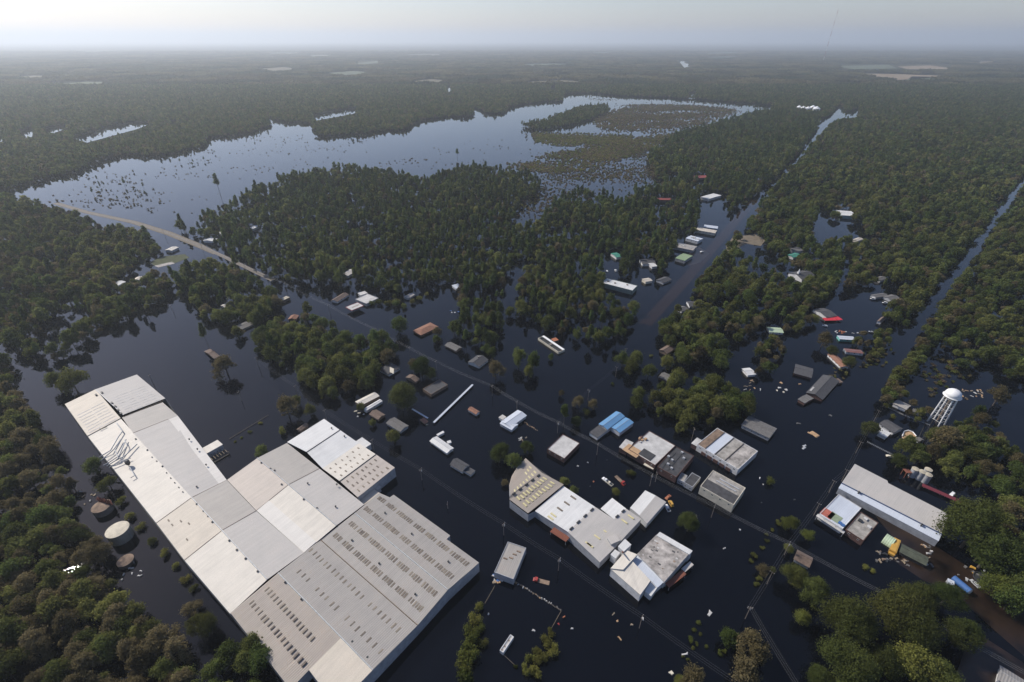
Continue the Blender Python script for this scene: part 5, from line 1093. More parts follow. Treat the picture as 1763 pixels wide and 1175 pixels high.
def crown(kind, lod):
    r, h, m = KIND[kind]
    n, s, k = {'grand': [(13000, .30, 22)], 'lime': [(6000, .40, 18)], 'oak': [(2600, .68, 20), (950, 1.05, 16), (130, 2.7, 8)], 'pine': [(1800, .62, 13), (650, 1.0, 11), (90, 2.4, 6)], 'dull': [(2000, .58, 16), (700, 1.0, 12), (100, 2.5, 7)], 'bush': [(700, .36, 9), (120, .9, 5), (30, 1.8, 3)]}[kind][lod]
    lob = oak_lobes(r, h, k) if kind in ('oak', 'dull', 'grand', 'lime') else pine_lobes(r, h, k) if kind == 'pine' else bush_lobes(r, h, k)
    return cloud(lob, n, s, jit=.55 if kind == 'grand' else .7, flatten=.85 if kind != 'pine' else .75)
for kd in KIND:
    r, h, m = KIND[kd]
    for v in range(NVAR[kd]):
        V, F = crown(kd, 0); CROWN[kd, v] = mesh('crown', V.tolist(), F.tolist(), m)
        V, F = trunk_geo(kd, r, h); TRUNK[kd, v] = mesh('trunk', V, F, M_BARK)
# low-detail versions for the massed woods: one collection per level of detail, kept outside the scene
LODS = {}
def proto(name, V, F, mats, mi, coll):
    o = bpy.data.objects.new(name, mesh(name, V, F, mats, mi)); coll.objects.link(o); return o
IDX = {}
for lod in (1, 2):
    coll = bpy.data.collections.new('woodland_kinds_%d' % lod); i = 0; LODS[lod] = coll
    for kd in ('oak', 'pine', 'dull', 'bush'):
        for v in range(NVAR[kd]):
            r, h, m = KIND[kd]; V, F = crown(kd, lod); tv, tf = tube([Vector((0, 0, -1)), Vector((0, 0, h * .7))], .32 if kd != 'bush' else .1, 4, .1)
            n = len(V); VV = V.tolist() + [list(q) for q in tv]; FF = F.tolist() + [[a + n for a in f] for f in tf]
            proto('kind_%02d' % i, VV, FF, [m, M_BARK], [0] * len(F) + [1] * len(tf), coll); IDX[lod, kd, v] = i; i += 1
# far canopy: patches of many small crowns
coll = bpy.data.collections.new('far_canopy_kinds'); LODS[3] = coll
M_FARA = leafmat('far_canopy_green', (0.050, 0.072, 0.030), (0.165, 0.140, 0.062), .4, .0022)
for i in range(5):
    VV = []; FF = []; n = 0
    for k in range(64):
        x, y = (k % 8 - 3.5) * 11 + rng.uniform(-5, 5), (k // 8 - 3.5) * 11 + rng.uniform(-5, 5); s = rng.uniform(.7, 1.25)
        V, F = cloud([(np.array([x, y, 9.5 * s]), 5.2 * s), (np.array([x + 2, y - 2, 7.5 * s]), 4.4 * s)], 26, 4.6 * s, .5, .1, .8)
        VV.append(V); FF.append(F + n); n += len(V)
    proto('patch_%02d' % i, np.concatenate(VV).tolist(), np.concatenate(FF).tolist(), [M_FARA], None, coll)
def scatter_object(name, X, Y, Z, S, A, I, coll, label, cat, mat):
    me = bpy.data.meshes.new(name); n = len(X); me.vertices.add(n); me.vertices.foreach_set('co', np.stack([X, Y, Z], 1).astype(np.float32).ravel())
    for nm, ty, d in (('tall', 'FLOAT', S * rng.uniform(.75, 1.35, n)), ('wide', 'FLOAT', S * rng.uniform(.75, 1.25, n)), ('size', 'FLOAT', S), ('turn', 'FLOAT', A), ('which', 'INT', I)):
        at = me.attributes.new(nm, ty, 'POINT'); at.data.foreach_set('value', np.asarray(d, np.float32 if ty == 'FLOAT' else np.int32))
    o = bpy.data.objects.new(name, me); COL.objects.link(o); o['kind'] = 'stuff'; o['label'] = label; o['category'] = cat; me.materials.append(mat)
    ng = bpy.data.node_groups.new(name, 'GeometryNodeTree'); ng.interface.new_socket('Geometry', in_out='INPUT', socket_type='NodeSocketGeometry'); ng.interface.new_socket('Geometry', in_out='OUTPUT', socket_type='NodeSocketGeometry')
    gi = ng.nodes.new('NodeGroupInput'); go = ng.nodes.new('NodeGroupOutput'); ip = ng.nodes.new('GeometryNodeInstanceOnPoints'); ci = ng.nodes.new('GeometryNodeCollectionInfo')
    ci.inputs['Collection'].default_value = coll; ci.inputs['Separate Children'].default_value = True; ci.inputs['Reset Children'].default_value = True
    ip.inputs['Pick Instance'].default_value = True
    def attr(nm, ty):
        a = ng.nodes.new('GeometryNodeInputNamedAttribute'); a.data_type = ty; a.inputs['Name'].default_value = nm; return a.outputs['Attribute']
    cx = ng.nodes.new('ShaderNodeCombineXYZ'); ng.links.new(attr('turn', 'FLOAT'), cx.inputs[2])
    ng.links.new(gi.outputs[0], ip.inputs['Points']); ng.links.new(ci.outputs[0], ip.inputs['Instance']); ng.links.new(attr('which', 'INT'), ip.inputs['Instance Index'])
    ng.links.new(cx.outputs[0], ip.inputs['Rotation']); sv = ng.nodes.new('ShaderNodeCombineXYZ'); sz_ = attr('size', 'FLOAT'); ng.links.new(sz_, sv.inputs[0]); ng.links.new(attr('wide', 'FLOAT'), sv.inputs[1]); ng.links.new(attr('tall', 'FLOAT'), sv.inputs[2]); ng.links.new(sv.outputs[0], ip.inputs['Scale']); ng.links.new(ip.outputs[0], go.inputs[0])
    md = o.modifiers.new('scatter', 'NODES'); md.node_group = ng; return o

# ---- where woods stand: outlines of the canopy as seen, openings cut out
OPEN = [[(1400, 388), (1405, 350), (1420, 355), (1445, 375), (1490, 378), (1497, 405), (1490, 420), (1430, 412), (1400, 420)], [(1283, 400), (1300, 393), (1342, 440), (1330, 455), (1310, 460), (1268, 430)], [(1330, 448), (1360, 452), (1392, 482), (1370, 492), (1342, 475)],
        [(1450, 492), (1500, 482), (1533, 505), (1530, 530), (1480, 527), (1450, 514)], [(1475, 545), (1520, 540), (1520, 570), (1480, 570)], [(1450, 442), (1466, 440), (1460, 500), (1440, 520)], [(52, 577), (92, 534), (132, 530), (135, 558), (120, 584), (80, 606)],
        [(200, 478), (235, 455), (262, 432), (300, 418), (312, 432), (290, 450), (245, 470), (212, 495)], [(690, 490), (718, 486), (745, 492), (745, 525), (715, 540), (690, 520)], [(1205, 330), (1245, 325), (1260, 350), (1235, 395), (1205, 395), (1200, 360)],
        [(1160, 400), (1200, 395), (1240, 385), (1240, 400), (1215, 425), (1190, 450), (1165, 445)], [(1040, 430), (1070, 425), (1075, 470), (1040, 475)], [(870, 395), (890, 375), (900, 395)],
        [(560, 500), (575, 490), (610, 488), (655, 500), (660, 535), (600, 545), (560, 525)], [(1580, 640), (1605, 612), (1650, 640), (1660, 670), (1600, 685)]]
# the wet highway and the canal stay open
def corridor(px, half):
    L = []; Rr = []
    for i, p in enumerate(px):
        a = px[max(i - 1, 0)]; b = px[min(i + 1, len(px) - 1)]; d = math.hypot(b[0] - a[0], b[1] - a[1]); s = (-(b[1] - a[1]) / d, (b[0] - a[0]) / d)
        L.append((p[0] + s[0] * half[i], p[1] + s[1] * half[i])); Rr.append((p[0] - s[0] * half[i], p[1] - s[1] * half[i]))
    return L + Rr[::-1]
OPEN.append(corridor([(1090, 590), (1175, 488), (1240, 412), (1285, 362), (1330, 317), (1355, 290), (1383, 260), (1400, 238), (1425, 208), (1450, 182)], [20, 20, 17, 13, 6, 4, 4, 4, 5, 5]))
OPEN.append(corridor([(1800, 262), (1763, 313), (1710, 385), (1650, 465), (1590, 545), (1540, 612), (1490, 680)], [5, 6, 9, 12, 15, 20, 24]))
OPEN.append(corridor([(95, 350), (170, 370), (290, 402), (390, 442), (480, 487), (565, 525)], [1, 1.2, 2, 3, 7, 9]))
OPEN.append([(1405, 199), (1425, 200), (1440, 190), (1450, 178), (1458, 190), (1480, 184), (1478, 203), (1445, 207), (1430, 216), (1415, 216)])
lake_open = [(-300, 332), (20, 322), (70, 305), (130, 292), (190, 270), (240, 262), (300, 254), (345, 250), (362, 232), (405, 227), (440, 222), (462, 212), (458, 190), (470, 204), (520, 206), (535, 212), (545, 228), (600, 228), (640, 222), (690, 220), (730, 205), (760, 200), (812, 195), (822, 182), (838, 192), (868, 192), (880, 180), (930, 174), (968, 172), (972, 160), (1000, 158), (1080, 163), (1180, 168), (1335, 178),
             (1330, 190), (1255, 212), (1170, 232), (1118, 262), (1118, 280), (1165, 312), (1090, 335), (1060, 345), (1010, 332), (965, 342), (900, 392), (885, 390), (893, 345), (930, 326), (925, 308), (860, 288), (810, 286), (730, 312), (665, 298), (590, 290), (500, 303), (440, 325), (400, 350), (345, 374), (300, 390), (262, 390), (170, 372), (100, 352), (20, 332), (-300, 345)]
LIFT = 0.55
woods = [   # outline, spacing m, mix (oak, pine, dull), size range, label
 dict(poly=[(300, 388), (345, 374), (400, 350), (440, 325), (500, 303), (580, 290), (655, 290), (665, 300), (720, 318), (760, 300), (820, 285), (870, 290), (930, 310), (930, 328), (895, 345), (885, 390), (920, 385), (965, 340), (1010, 332), (1060, 345), (1085, 335), (1115, 322), (1160, 315), (1170, 300), (1115, 275), (1120, 258), (1170, 228), (1230, 215), (1260, 205), (1320, 190), (1375, 200), (1412, 212), (1407, 222), (1394, 237), (1377, 258), (1348, 290), (1322, 318), (1296, 338), (1240, 370), (1235, 385), (1200, 400), (1170, 415), (1140, 470), (1100, 440), (1080, 470), (1050, 460), (1040, 480), (1030, 490), (1040, 512), (1098, 515), (1103, 540), (1085, 545), (1075, 580), (1030, 590), (1000, 580), (950, 560), (900, 540), (885, 510), (905, 460), (912, 445), (895, 440), (870, 470), (860, 500), (880, 530), (875, 555), (850, 570), (840, 585), (800, 592), (760, 600), (725, 588), (745, 572), (765, 560), (790, 545), (790, 510), (778, 480), (755, 478), (735, 500), (735, 515), (700, 530), (680, 520), (655, 495), (620, 485), (600, 495), (570, 485), (540, 478), (500, 480), (480, 480), (460, 470), (430, 455), (395, 435), (370, 420), (340, 405), (310, 398)],
      sp=7.7, mix=(.40, .52, .08), s=(.42, 1.15), thin=-1.3, label='tree in the mixed wood between the lake and the flooded town', z=8),
 dict(poly=[(1419, 226), (1440, 207), (3000, 205), (3000, 280), (1763, 297), (1712, 370), (1650, 455), (1600, 520), (1560, 555), (1530, 540), (1500, 500), (1470, 505), (1440, 495), (1400, 530), (1370, 515), (1340, 555), (1310, 555), (1270, 585), (1250, 625), (1180, 615), (1135, 588), (1130, 550), (1160, 515), (1200, 470), (1240, 440), (1275, 400), (1306, 358), (1334, 322), (1360, 292), (1389, 262), (1405, 241)], sp=7.7, mix=(.72, .12, .16), s=(.42, 1.15), thin=-1.35, label='tree in the broad wood between the wet highway and the canal', z=8),
 dict(poly=[(1763, 318), (3000, 318), (3000, 650), (1763, 652), (1740, 648), (1720, 628), (1700, 608), (1690, 632), (1660, 628), (1630, 600), (1605, 590), (1590, 610), (1560, 640), (1545, 660), (1550, 690), (1590, 700), (1600, 712), (1585, 718), (1560, 703), (1520, 688), (1514, 670), (1530, 640), (1575, 585), (1625, 515), (1680, 440), (1725, 375)], sp=7.6, mix=(.75, .05, .20), s=(.4, 1.05), label='tree in the wood on the far bank of the canal', z=7),
 dict(poly=[(1545, 795), (1560, 770), (1595, 742), (1650, 712), (1690, 705), (1720, 720), (1763, 770), (2600, 830), (2600, 950), (1763, 858), (1700, 835), (1640, 815), (1600, 800), (1560, 800)], sp=8.0, mix=(.75, 0, .25), s=(.4, 1.05), label='tree in the wood behind the water tower', z=7),
 dict(poly=[(1632, 890), (1660, 872), (1763, 865), (2600, 960), (2600, 1300), (1763, 1045), (1735, 1030), (1710, 1000), (1700, 965), (1660, 955), (1632, 930)], sp=9.5, mix=(.9, 0, .1), s=(.85, 1.25), label='big oak in the dark grove by the junk yard', z=8),
 dict(poly=[(-1500, 300), (0, 332), (100, 362), (160, 380), (262, 405), (275, 425), (260, 445), (240, 470), (270, 470), (325, 460), (330, 475), (300, 483), (280, 498), (275, 515), (240, 532), (200, 548), (165, 565), (130, 590), (90, 612), (55, 608), (0, 582), (-1500, 560)], sp=7.7, mix=(.55, .15, .30), s=(.42, 1.15), label='tree in the dark western wood beside the lake', z=8),
 dict(poly=[(-1500, 600), (0, 606), (20, 640), (32, 680), (75, 740), (100, 790), (122, 830), (112, 870), (125, 900), (175, 930), (185, 960), (200, 1005), (190, 1035), (235, 1048), (275, 1085), (315, 1130), (330, 1200), (330, 1400), (-1500, 1400)], sp=6.6, mix=(.38, 0, .62), s=(.45, 1.15), label='tree in the shaded wood along the channel west of the factory', z=8),
 dict(poly=[(402, 1100), (425, 1090), (470, 1155), (520, 1240), (330, 1260), (330, 1175), (365, 1150)], sp=8.0, mix=(.9, 0, .1), s=(.6, .9), label='tree growing tight against the factory west wall', z=7),
 dict(poly=[(303, 490), (320, 467), (350, 457), (400, 455), (430, 470), (470, 500), (478, 520), (468, 540), (440, 563), (415, 580), (390, 555), (350, 540), (320, 515)], sp=7.7, mix=(.75, .2, .05), s=(.45, 1.2), label='tree in the small wood south of the dry highway', z=8),
 dict(poly=[(432, 590), (447, 572), (480, 545), (530, 532), (560, 542), (580, 560), (630, 580), (660, 567), (678, 590), (676, 628), (640, 640), (636, 668), (600, 680), (560, 682), (530, 658), (500, 632), (455, 615)], sp=8.0, mix=(.85, .05, .1), s=(.45, 1.2), label='tree in the grove between the factory and the highway', z=8),
 dict(poly=[(1068, 610), (1082, 604), (1108, 620), (1128, 642), (1105, 650), (1075, 640)], sp=8.5, mix=(1, 0, 0), s=(.85, 1.05), label='tree in the little clump by the crossing wires', z=7),
 dict(poly=[(1092, 680), (1110, 657), (1140, 662), (1170, 642), (1200, 652), (1240, 657), (1288, 682), (1288, 712), (1268, 725), (1250, 708), (1222, 735), (1202, 715), (1165, 735), (1150, 715), (1120, 718), (1097, 700)], sp=8.0, mix=(.9, 0, .1), s=(.45, 1.15), label='tree in the oak grove behind the stores', z=7),
 dict(poly=[(1142, 612), (1170, 590), (1192, 610), (1172, 628), (1145, 628)], sp=8.5, mix=(1, 0, 0), s=(.75, 1.0), label='tree beside the red-brown roofed house', z=7),
 dict(poly=[(1285, 632), (1300, 602), (1325, 578), (1350, 592), (1350, 610), (1340, 636), (1300, 640)], sp=7.5, mix=(.5, 0, .5), s=(.5, .8), label='tree in the thicket beside the white boat-shaped roof', z=5),
 dict(poly=[(1580, 585), (1606, 598), (1566, 648), (1550, 664), (1562, 688), (1622, 710), (1645, 726), (1600, 728), (1556, 710), (1512, 694), (1510, 668), (1542, 628)], sp=5.6, mix=(.7, 0, .3), s=(.35, .7), thin=-3, label='small tree on the overgrown bank between the canal and the water tower', z=4),
 dict(poly=[(1345, 560), (1370, 532), (1398, 548), (1388, 560), (1355, 566)], sp=7.5, mix=(.6, 0, .4), s=(.6, .85), label='tree by the pale green house', z=6),
 dict(poly=[(1470, 582), (1500, 562), (1535, 572), (1530, 600), (1500, 620), (1475, 606)], sp=7.5, mix=(.7, 0, .3), s=(.5, .75), label='tree in the flooded trailer yard', z=5),
]
def inany(px, py, polys):
    r = np.zeros(px.shape, bool)
    for q in polys: r |= inpoly(px, py, q)
    return r
KEEPA = np.array(KEEP); FOOTA = np.array(FOOT)
TREES = []       # x, y, size, kind, label
def sight_ok(x, y, top, base_r):
    """drop trees that would stand on, or straight in front of, a building that the photo shows"""
    d2 = (x[:, None] - FOOTA[None, :, 0]) ** 2 + (y[:, None] - FOOTA[None, :, 1]) ** 2
    ok = ~(d2 < (FOOTA[None, :, 2] + base_r[:, None] * .55) ** 2).any(1)
    x0, y0 = proj(x, y, top * .45); x1, y1 = proj(x, y, top)
    for t in (0, .5, 1.0):
        xx, yy = x0 + (x1 - x0) * t, y0 + (y1 - y0) * t
        ok &= ~(((xx[:, None] - KEEPA[None, :, 0]) ** 2 + (yy[:, None] - KEEPA[None, :, 1]) ** 2) < KEEPA[None, :, 2] ** 2).any(1)
    return ok
def grid_points(x0, x1, y0, y1, sp):
    gx, gy = np.meshgrid(np.arange(x0, x1, sp), np.arange(y0, y1, sp)); gx = gx.ravel() + rng.uniform(-.42, .42, gx.size) * sp; gy = gy.ravel() + rng.uniform(-.42, .42, gy.size) * sp
    return gx, gy
KN = ['oak', 'pine', 'dull', 'bush']
def wood_points(wd, rmax=3200):
    w_ = [P(a, max(b, 90), wd['z']) for a, b in wd['poly']]
    x0, x1 = max(min(p.x for p in w_), -2600), min(max(p.x for p in w_), 2600); y0, y1 = max(min(p.y for p in w_), -40), min(max(p.y for p in w_), rmax)
    gx, gy = grid_points(x0, x1, y0, y1, wd['sp']); m = (gy > 20) & (np.abs(gx) < gy * 1.45 + 260); gx, gy = gx[m], gy[m]
    px, py = proj(gx, gy, np.full(gx.shape, float(wd['z']))); m = inpoly(px, py, wd['poly']); gx, gy, px, py = gx[m], gy[m], px[m], py[m]
    m = ~inany(px, py, OPEN); gx, gy = gx[m], gy[m]
    n = len(gx); kd = rng.choice(3, n, p=np.array(wd['mix']) / sum(wd['mix'])); s = rng.uniform(*wd['s'], n); s *= np.where(kd == 1, 1.0, 1.0)
    top = np.choose(kd, [14, 20, 13]) * s; br = np.choose(kd, [6.5, 4.2, 5.5]) * s
    dn = np.sin(gx * .045 + 1.5 * np.sin(gy * .021)) + np.sin(gy * .052 + 1.4 * np.sin(gx * .027)) + 1.1 * rng.normal(size=n)
    ok = sight_ok(gx, gy, top, br) & (dn > wd.get('thin', -1.55)); return gx[ok], gy[ok], s[ok], kd[ok]
AX = []; AY = []; AS = []; AK = []; AL = []
for i, wd in enumerate(woods):
    x, y, s, k = wood_points(wd); AX.append(x); AY.append(y); AS.append(s); AK.append(k); AL.append(np.full(len(x), i))
# the endless forest beyond the lake
gx, gy = grid_points(-4200, 4200, 300, 3300, 9.2); m = np.abs(gx) < gy * 1.3 + 150; gx, gy = gx[m], gy[m]
px, py = proj(gx, gy, np.full(gx.shape, 7.0)); jx = 7 * np.sin(gx * .021 + gy * .008) + 5 * np.sin(gx * .047 - gy * .019); jy = 2.6 * np.sin(gx * .017 + 1.3 * np.sin(gy * .01)) + 1.8 * np.sin(gx * .05 + gy * .013) + rng.normal(size=gx.size) * 1.2
js = np.clip((py - 140) / 110, 0, 1.2); m = (py < 335) & ~inpoly(px + jx * js, py + jy * js, lake_open)
for wd in woods: m &= ~inpoly(px, py, wd['poly'])
pxt, pyt = proj(gx, gy, np.full(gx.shape, 13.0)); pxb, pyb = proj(gx, gy, np.zeros(gx.shape)); m &= ~inany(px, py, ponds) & ~inany(pxt, pyt, ponds) & ~inany(pxb, pyb, ponds)
m &= ~inany(px, py, OPEN) & ~((px > 1150) & (py > 205)) & ~((px > 20) & (py > 318))
gx, gy = gx[m], gy[m]; n = len(gx)
AX.append(gx); AY.append(gy); AS.append(rng.uniform(.6, 1.0, n)); AK.append(rng.choice(3, n, p=[.6, .2, .2])); AL.append(np.full(n, -1))
# trees standing in the lake: island, drowned scatter
for poly_, n_ in (([(150, 345), (170, 300), (260, 320), (330, 372), (240, 378)], 22), ([(60, 318), (300, 258), (460, 222), (560, 230), (480, 260), (250, 300)], 34), ([(880, 225), (910, 210), (925, 225), (905, 240)], 14), ([(540, 232), (660, 226), (640, 240), (560, 250)], 16), ([(1000, 345), (1120, 262), (1160, 310), (1090, 332)], 40)):
    ww = [P(*q) for q in poly_]; X = rng.uniform(min(p.x for p in ww), max(p.x for p in ww), n_ * 12); Y = rng.uniform(min(p.y for p in ww), max(p.y for p in ww), n_ * 12); a_, b_ = proj(X, Y, np.zeros(X.shape)); mm = inpoly(a_, b_, poly_) & (np.sin(Y * .022 + 1.5 * np.sin(X * .008)) + np.sin(X * .014) + .4 * rng.normal(size=len(X)) > .8); X = X[mm][:n_]; Y = Y[mm][:n_]
    AX.append(X); AY.append(Y); AS.append(rng.uniform(.22, .6, len(X))); AK.append(rng.choice(3, len(X), p=[.05, .6, .35])); AL.append(np.full(len(X), -2))
isl = [(898, 216), (935, 206), (960, 200), (1000, 184), (1045, 181), (1050, 190), (1000, 210), (930, 222)]
x, y, s, k = wood_points(dict(poly=isl, sp=8.5, mix=(.6, .3, .1), s=(.6, .9), z=6)); AX.append(x); AY.append(y); AS.append(s); AK.append(k); AL.append(np.full(len(x), -2))
AX = np.concatenate(AX); AY = np.concatenate(AY); AS = np.concatenate(AS); AK = np.concatenate(AK); AL = np.concatenate(AL)
AT = rng.uniform(0, 6.28, len(AX)); AV = rng.integers(0, 100, len(AX))
dist = np.sqrt(AX ** 2 + AY ** 2 + CAM_H ** 2)
PX, PY = proj(AX, AY, np.full(AX.shape, 7.0)); infr = (PX > -15) & (PX < IW + 15) & (PY > 0) & (PY < IH + 25)
app = np.choose(AK, [6.5, 5.2, 5.5]) * AS / dist * infr
def tree_object(kd, x, y, s, t, v, label, group=None, sz=1.0, name=None):
    nm = name or {'lime': 'broadleaf_tree', 'grand': 'broadleaf_tree', 'oak': 'broadleaf_tree', 'pine': 'pine_tree', 'dull': 'thin_leaved_tree', 'bush': 'shrub'}[kd]
    o = root(nm, (x, y, 0), label, 'shrub' if kd == 'bush' else 'tree', group); o.rotation_euler = (0, 0, t); o.scale = (s, s, s * sz)
    for pn, me in (('trunk', TRUNK[kd, v]), ('crown', CROWN[kd, v])):
        c_ = bpy.data.objects.new(pn, me); COL.objects.link(c_); c_.parent = o
    return o
# single trees and shrubs standing apart in the water: photo centre of the crown, crown radius in photo pixels
def single(px, py, rp, kd, label, sz=1.0, group=None):
    r, h, _ = KIND[kd]; zc = 6.0
    for _i in range(3):
        q = P(px, py, zc); s = (.84 if rp < 24 else .74) * rp / (FPX / (q - Vector((0, 0, CAM_H))).length) / r; zc = h * s * sz * .62
    tree_object(kd, q.x, q.y, s, random.uniform(0, 6.28), random.randrange(NVAR[kd]), label, group, sz)
SING = [
 (690, 680, 37, 'oak', 'huge round oak between the dark flat-roofed house and the trailers', 1.0), (725, 630, 21, 'oak', 'bright oak beside the pale-tarp house, next to the wires', 1), (742, 642, 13, 'oak', 'smaller oak leaning against the bright oak by the wires', 1), (712, 626, 11, 'dull', 'grey half-bare tree by the pale-tarp house', 1),
 (893, 612, 14, 'oak', 'leftmost tall slender tree of the trio in open water', 1.5), (918, 620, 15, 'oak', 'tallest slender tree of the trio in open water', 1.5), (910, 638, 11, 'oak', 'lowest slender tree of the trio in open water', 1.3), (853, 634, 18, 'dull', 'tree with pale feathery crown beside the chimney house', 1), (848, 606, 11, 'oak', 'small tree above the feathery tree', 1),
 (686, 557, 18, 'oak', 'lone oak with dark reflection near the red-brown hip roof', 1), (620, 700, 9, 'bush', 'brownish shrub at the trailers end', 1.4), (641, 727, 7, 'oak', 'dark little tree in front of the small brown house', 1), (677, 750, 15, 'oak', 'spreading tree near the factory white corner', 1), (533, 704, 11, 'oak', 'small round tree by the wire line above the factory', 1.0),
 (492, 698, 20, 'dull', 'leaning dull tree at the fence end', 1), (508, 690, 10, 'oak', 'upright tree touching the leaning dull tree', 1.2), (485, 740, 8, 'bush', 'fence-end shrub below the leaning tree', 1.6), (452, 776, 13, 'oak', 'tree standing against the factory north wall', .8),
 (92, 653, 13, 'oak', 'left tree of the pair in blue water by the western channel', 1.1), (120, 652, 19, 'oak', 'wide tree of the pair in blue water by the western channel', 1.0), (385, 626, 21, 'dull', 'rounded dull tree beside the sunken dark roof', .8), (349, 572, 7, 'pine', 'thin lone pine near the sunken dark roof', 1.6),
 (860, 780, 21, 'oak', 'large tree at the curved warehouse corner', 1), (884, 792, 18, 'oak', 'tree pressed against the curved warehouse roof edge', 1), (906, 768, 13, 'oak', 'tree beyond the curved warehouse corner by the broken fence', 1), (838, 600, 10, 'oak', 'tree behind the chimney house', 1), (972, 828, 11, 'oak', 'round shrub-like tree beside the white warehouse wall', .8), (987, 843, 10, 'oak', 'second round tree beside the white warehouse wall', .8), (869, 831, 8, 'dull', 'brown bush in front of the curved corner', .8),
 (1188, 899, 24, 'oak', 'solitary round tree in open water near the cream store', 1), (1061, 847, 9, 'bush', 'yellowish shrub beside the sunken pickups', 1.2), (1084, 811, 6, 'bush', 'palm-like tuft, left of a pair before the brick store', 1.6), (1091, 813, 6, 'bush', 'palm-like tuft, right of a pair before the brick store', 1.6),
 (972, 709, 13, 'pine', 'dense dark conifer by the crossed wires', .9), (991, 724, 12, 'oak', 'round yellow-green tree beside the dark conifer', .9), (998, 690, 13, 'dull', 'bare-topped tree beyond the dark conifer', 1), (1022, 695, 11, 'dull', 'fuzzy brown tree beyond the conifer row', .9), (1009, 707, 8, 'bush', 'low shrub inside the conifer row', 1.3), (967, 677, 7, 'dull', 'spindly dead tree alone in open water', 1), (949, 613, 7, 'oak', 'small tree at the gutted trailer end', 1), (1055, 660, 4, 'bush', 'tiny bush below the crossing wires', 1), (1121, 612, 4, 'bush', 'tiny yellow bush in the highway water', 1),
 (1500, 737, 13, 'oak', 'round tree at the street corner by the white garage', 1), (1540, 716, 5, 'bush', 'bright little bush behind the dark shingled house', 1.2), (1563, 765, 17, 'oak', 'round bright tree behind the small grey shed', 1), (1632, 752, 19, 'dull', 'brown-leaved tree at the foot of the water tower', 1),
 (1369, 990, 20, 'oak', 'tree over the grey gabled house, left of two', 1), (1408, 1013, 28, 'oak', 'tree beside the grey gabled house, bigger of two', 1), (1381, 1063, 14, 'bush', 'bright lime tree alone in black water', 1.4), (1466, 1069, 43, 'oak', 'very broad oak on the shore below the grey gabled house', 1), (1548, 1052, 42, 'oak', 'broad oak at the mud bank edge', 1), (1590, 1028, 32, 'oak', 'oak in front of the junk yard track', 1), (1633, 1024, 20, 'oak', 'smaller oak beside the grey container', 1), (1580, 1085, 40, 'oak', 'oak behind the broad bank oak', 1), (1657, 1086, 29, 'oak', 'oak on the far side of the brown track', 1),
 (1463, 1145, 44, 'oak', 'widest oak above the dark wire corner', 1), (1522, 1140, 30, 'oak', 'oak between the widest oak and the bright oak', 1), (1577, 1138, 38, 'bush', 'bright green oak near the dirt yard', 1.2), (1410, 1168, 24, 'oak', 'low oak under the wires', 1), (1620, 1160, 30, 'oak', 'oak bordering the dirt yard', 1),
 (1256, 1094, 16, 'oak', 'first round tree of the row by the wire pole', 1), (1292, 1102, 24, 'dull', 'second tree of the row by the wire pole', 1), (1305, 1125, 20, 'dull', 'third tree of the row by the wire pole', 1), (1287, 1155, 28, 'dull', 'last big tree of the row by the wire pole', 1), (1195, 1168, 24, 'dull', 'pale bushy tree beside the drifting tub', .8), (1172, 1172, 11, 'bush', 'bright bush beside the pale bushy tree', 1.2),
 (1725, 1010, 21, 'bush', 'lime green tree beside the round stock pool', 1.4), (1684, 905, 46, 'oak', 'massive oak at the end of the long warehouse', 1), (1712, 945, 40, 'oak', 'massive oak behind the junk yard clutter', 1),
 (1364, 900, 14, 'bush', 'yellow-green willow clump at the street crossing', 1.3), (1391, 922, 11, 'bush', 'yellow-green clump across the wires from the willow', 1.3), (1359, 945, 9, 'bush', 'clump around the crossing pole', 1.2), (1314, 980, 11, 'dull', 'brown thicket along the side street', .7), (1333, 981, 7, 'bush', 'green tuft beside the brown thicket', 1.2), (1326, 826, 8, 'bush', 'round bush alone in the main street', 1.3),
 (1490, 974, 6, 'bush', 'lone tuft in black water near the junk yard', 1), (1505, 983, 5, 'bush', 'smaller lone tuft in black water near the junk yard', 1), (1432, 602, 9, 'oak', 'small tree beside the narrow brown-roofed house', 1), (1463, 622, 10, 'oak', 'tree touching the narrow brown-roofed house', 1), (1420, 582, 13, 'dull', 'greyish tree in the flooded trailer yard near the red awning', 1), (1400, 548, 10, 'bush', 'bright bush left of the red awning house', 1.5), (1722, 680, 14, 'dull', 'brown bush beyond the tower wreckage', 1),
 (344, 1075, 24, 'oak', 'tree alone in the channel by the factory west corner', 1.1), (328, 1048, 14, 'dull', 'brown brush above the lone channel tree', .6), (160, 800, 14, 'oak', 'tree under the factory dust ducts', .9), (185, 830, 13, 'oak', 'second tree along the duct end of the factory wall', .9),
 (372, 312, 6, 'pine', 'flat-topped pine alone in the lake', 1.3), (787, 262, 4, 'pine', 'lone pine standing far out in the lake', 1.0), (1155, 590, 10, 'oak', 'tree above the red-brown roofed house', 1),
]
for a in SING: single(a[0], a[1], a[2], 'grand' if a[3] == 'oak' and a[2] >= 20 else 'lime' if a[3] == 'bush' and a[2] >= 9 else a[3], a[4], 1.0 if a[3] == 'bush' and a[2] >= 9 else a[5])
def row(pts, kd, label, group, sz=1.2):
    for x, y, r in pts: single(x, y, r, kd, label, sz, group)
row([(824, 1040, 10), (818, 1062, 12), (811, 1083, 14), (808, 1106, 16), (806, 1123, 17), (801, 1141, 16), (804, 1158, 17), (831, 1104, 9), (828, 1079, 9)], 'bush', 'shrub of the tall hedge on the left side of the fenced lot', 'left hedge shrubs', 1.6)
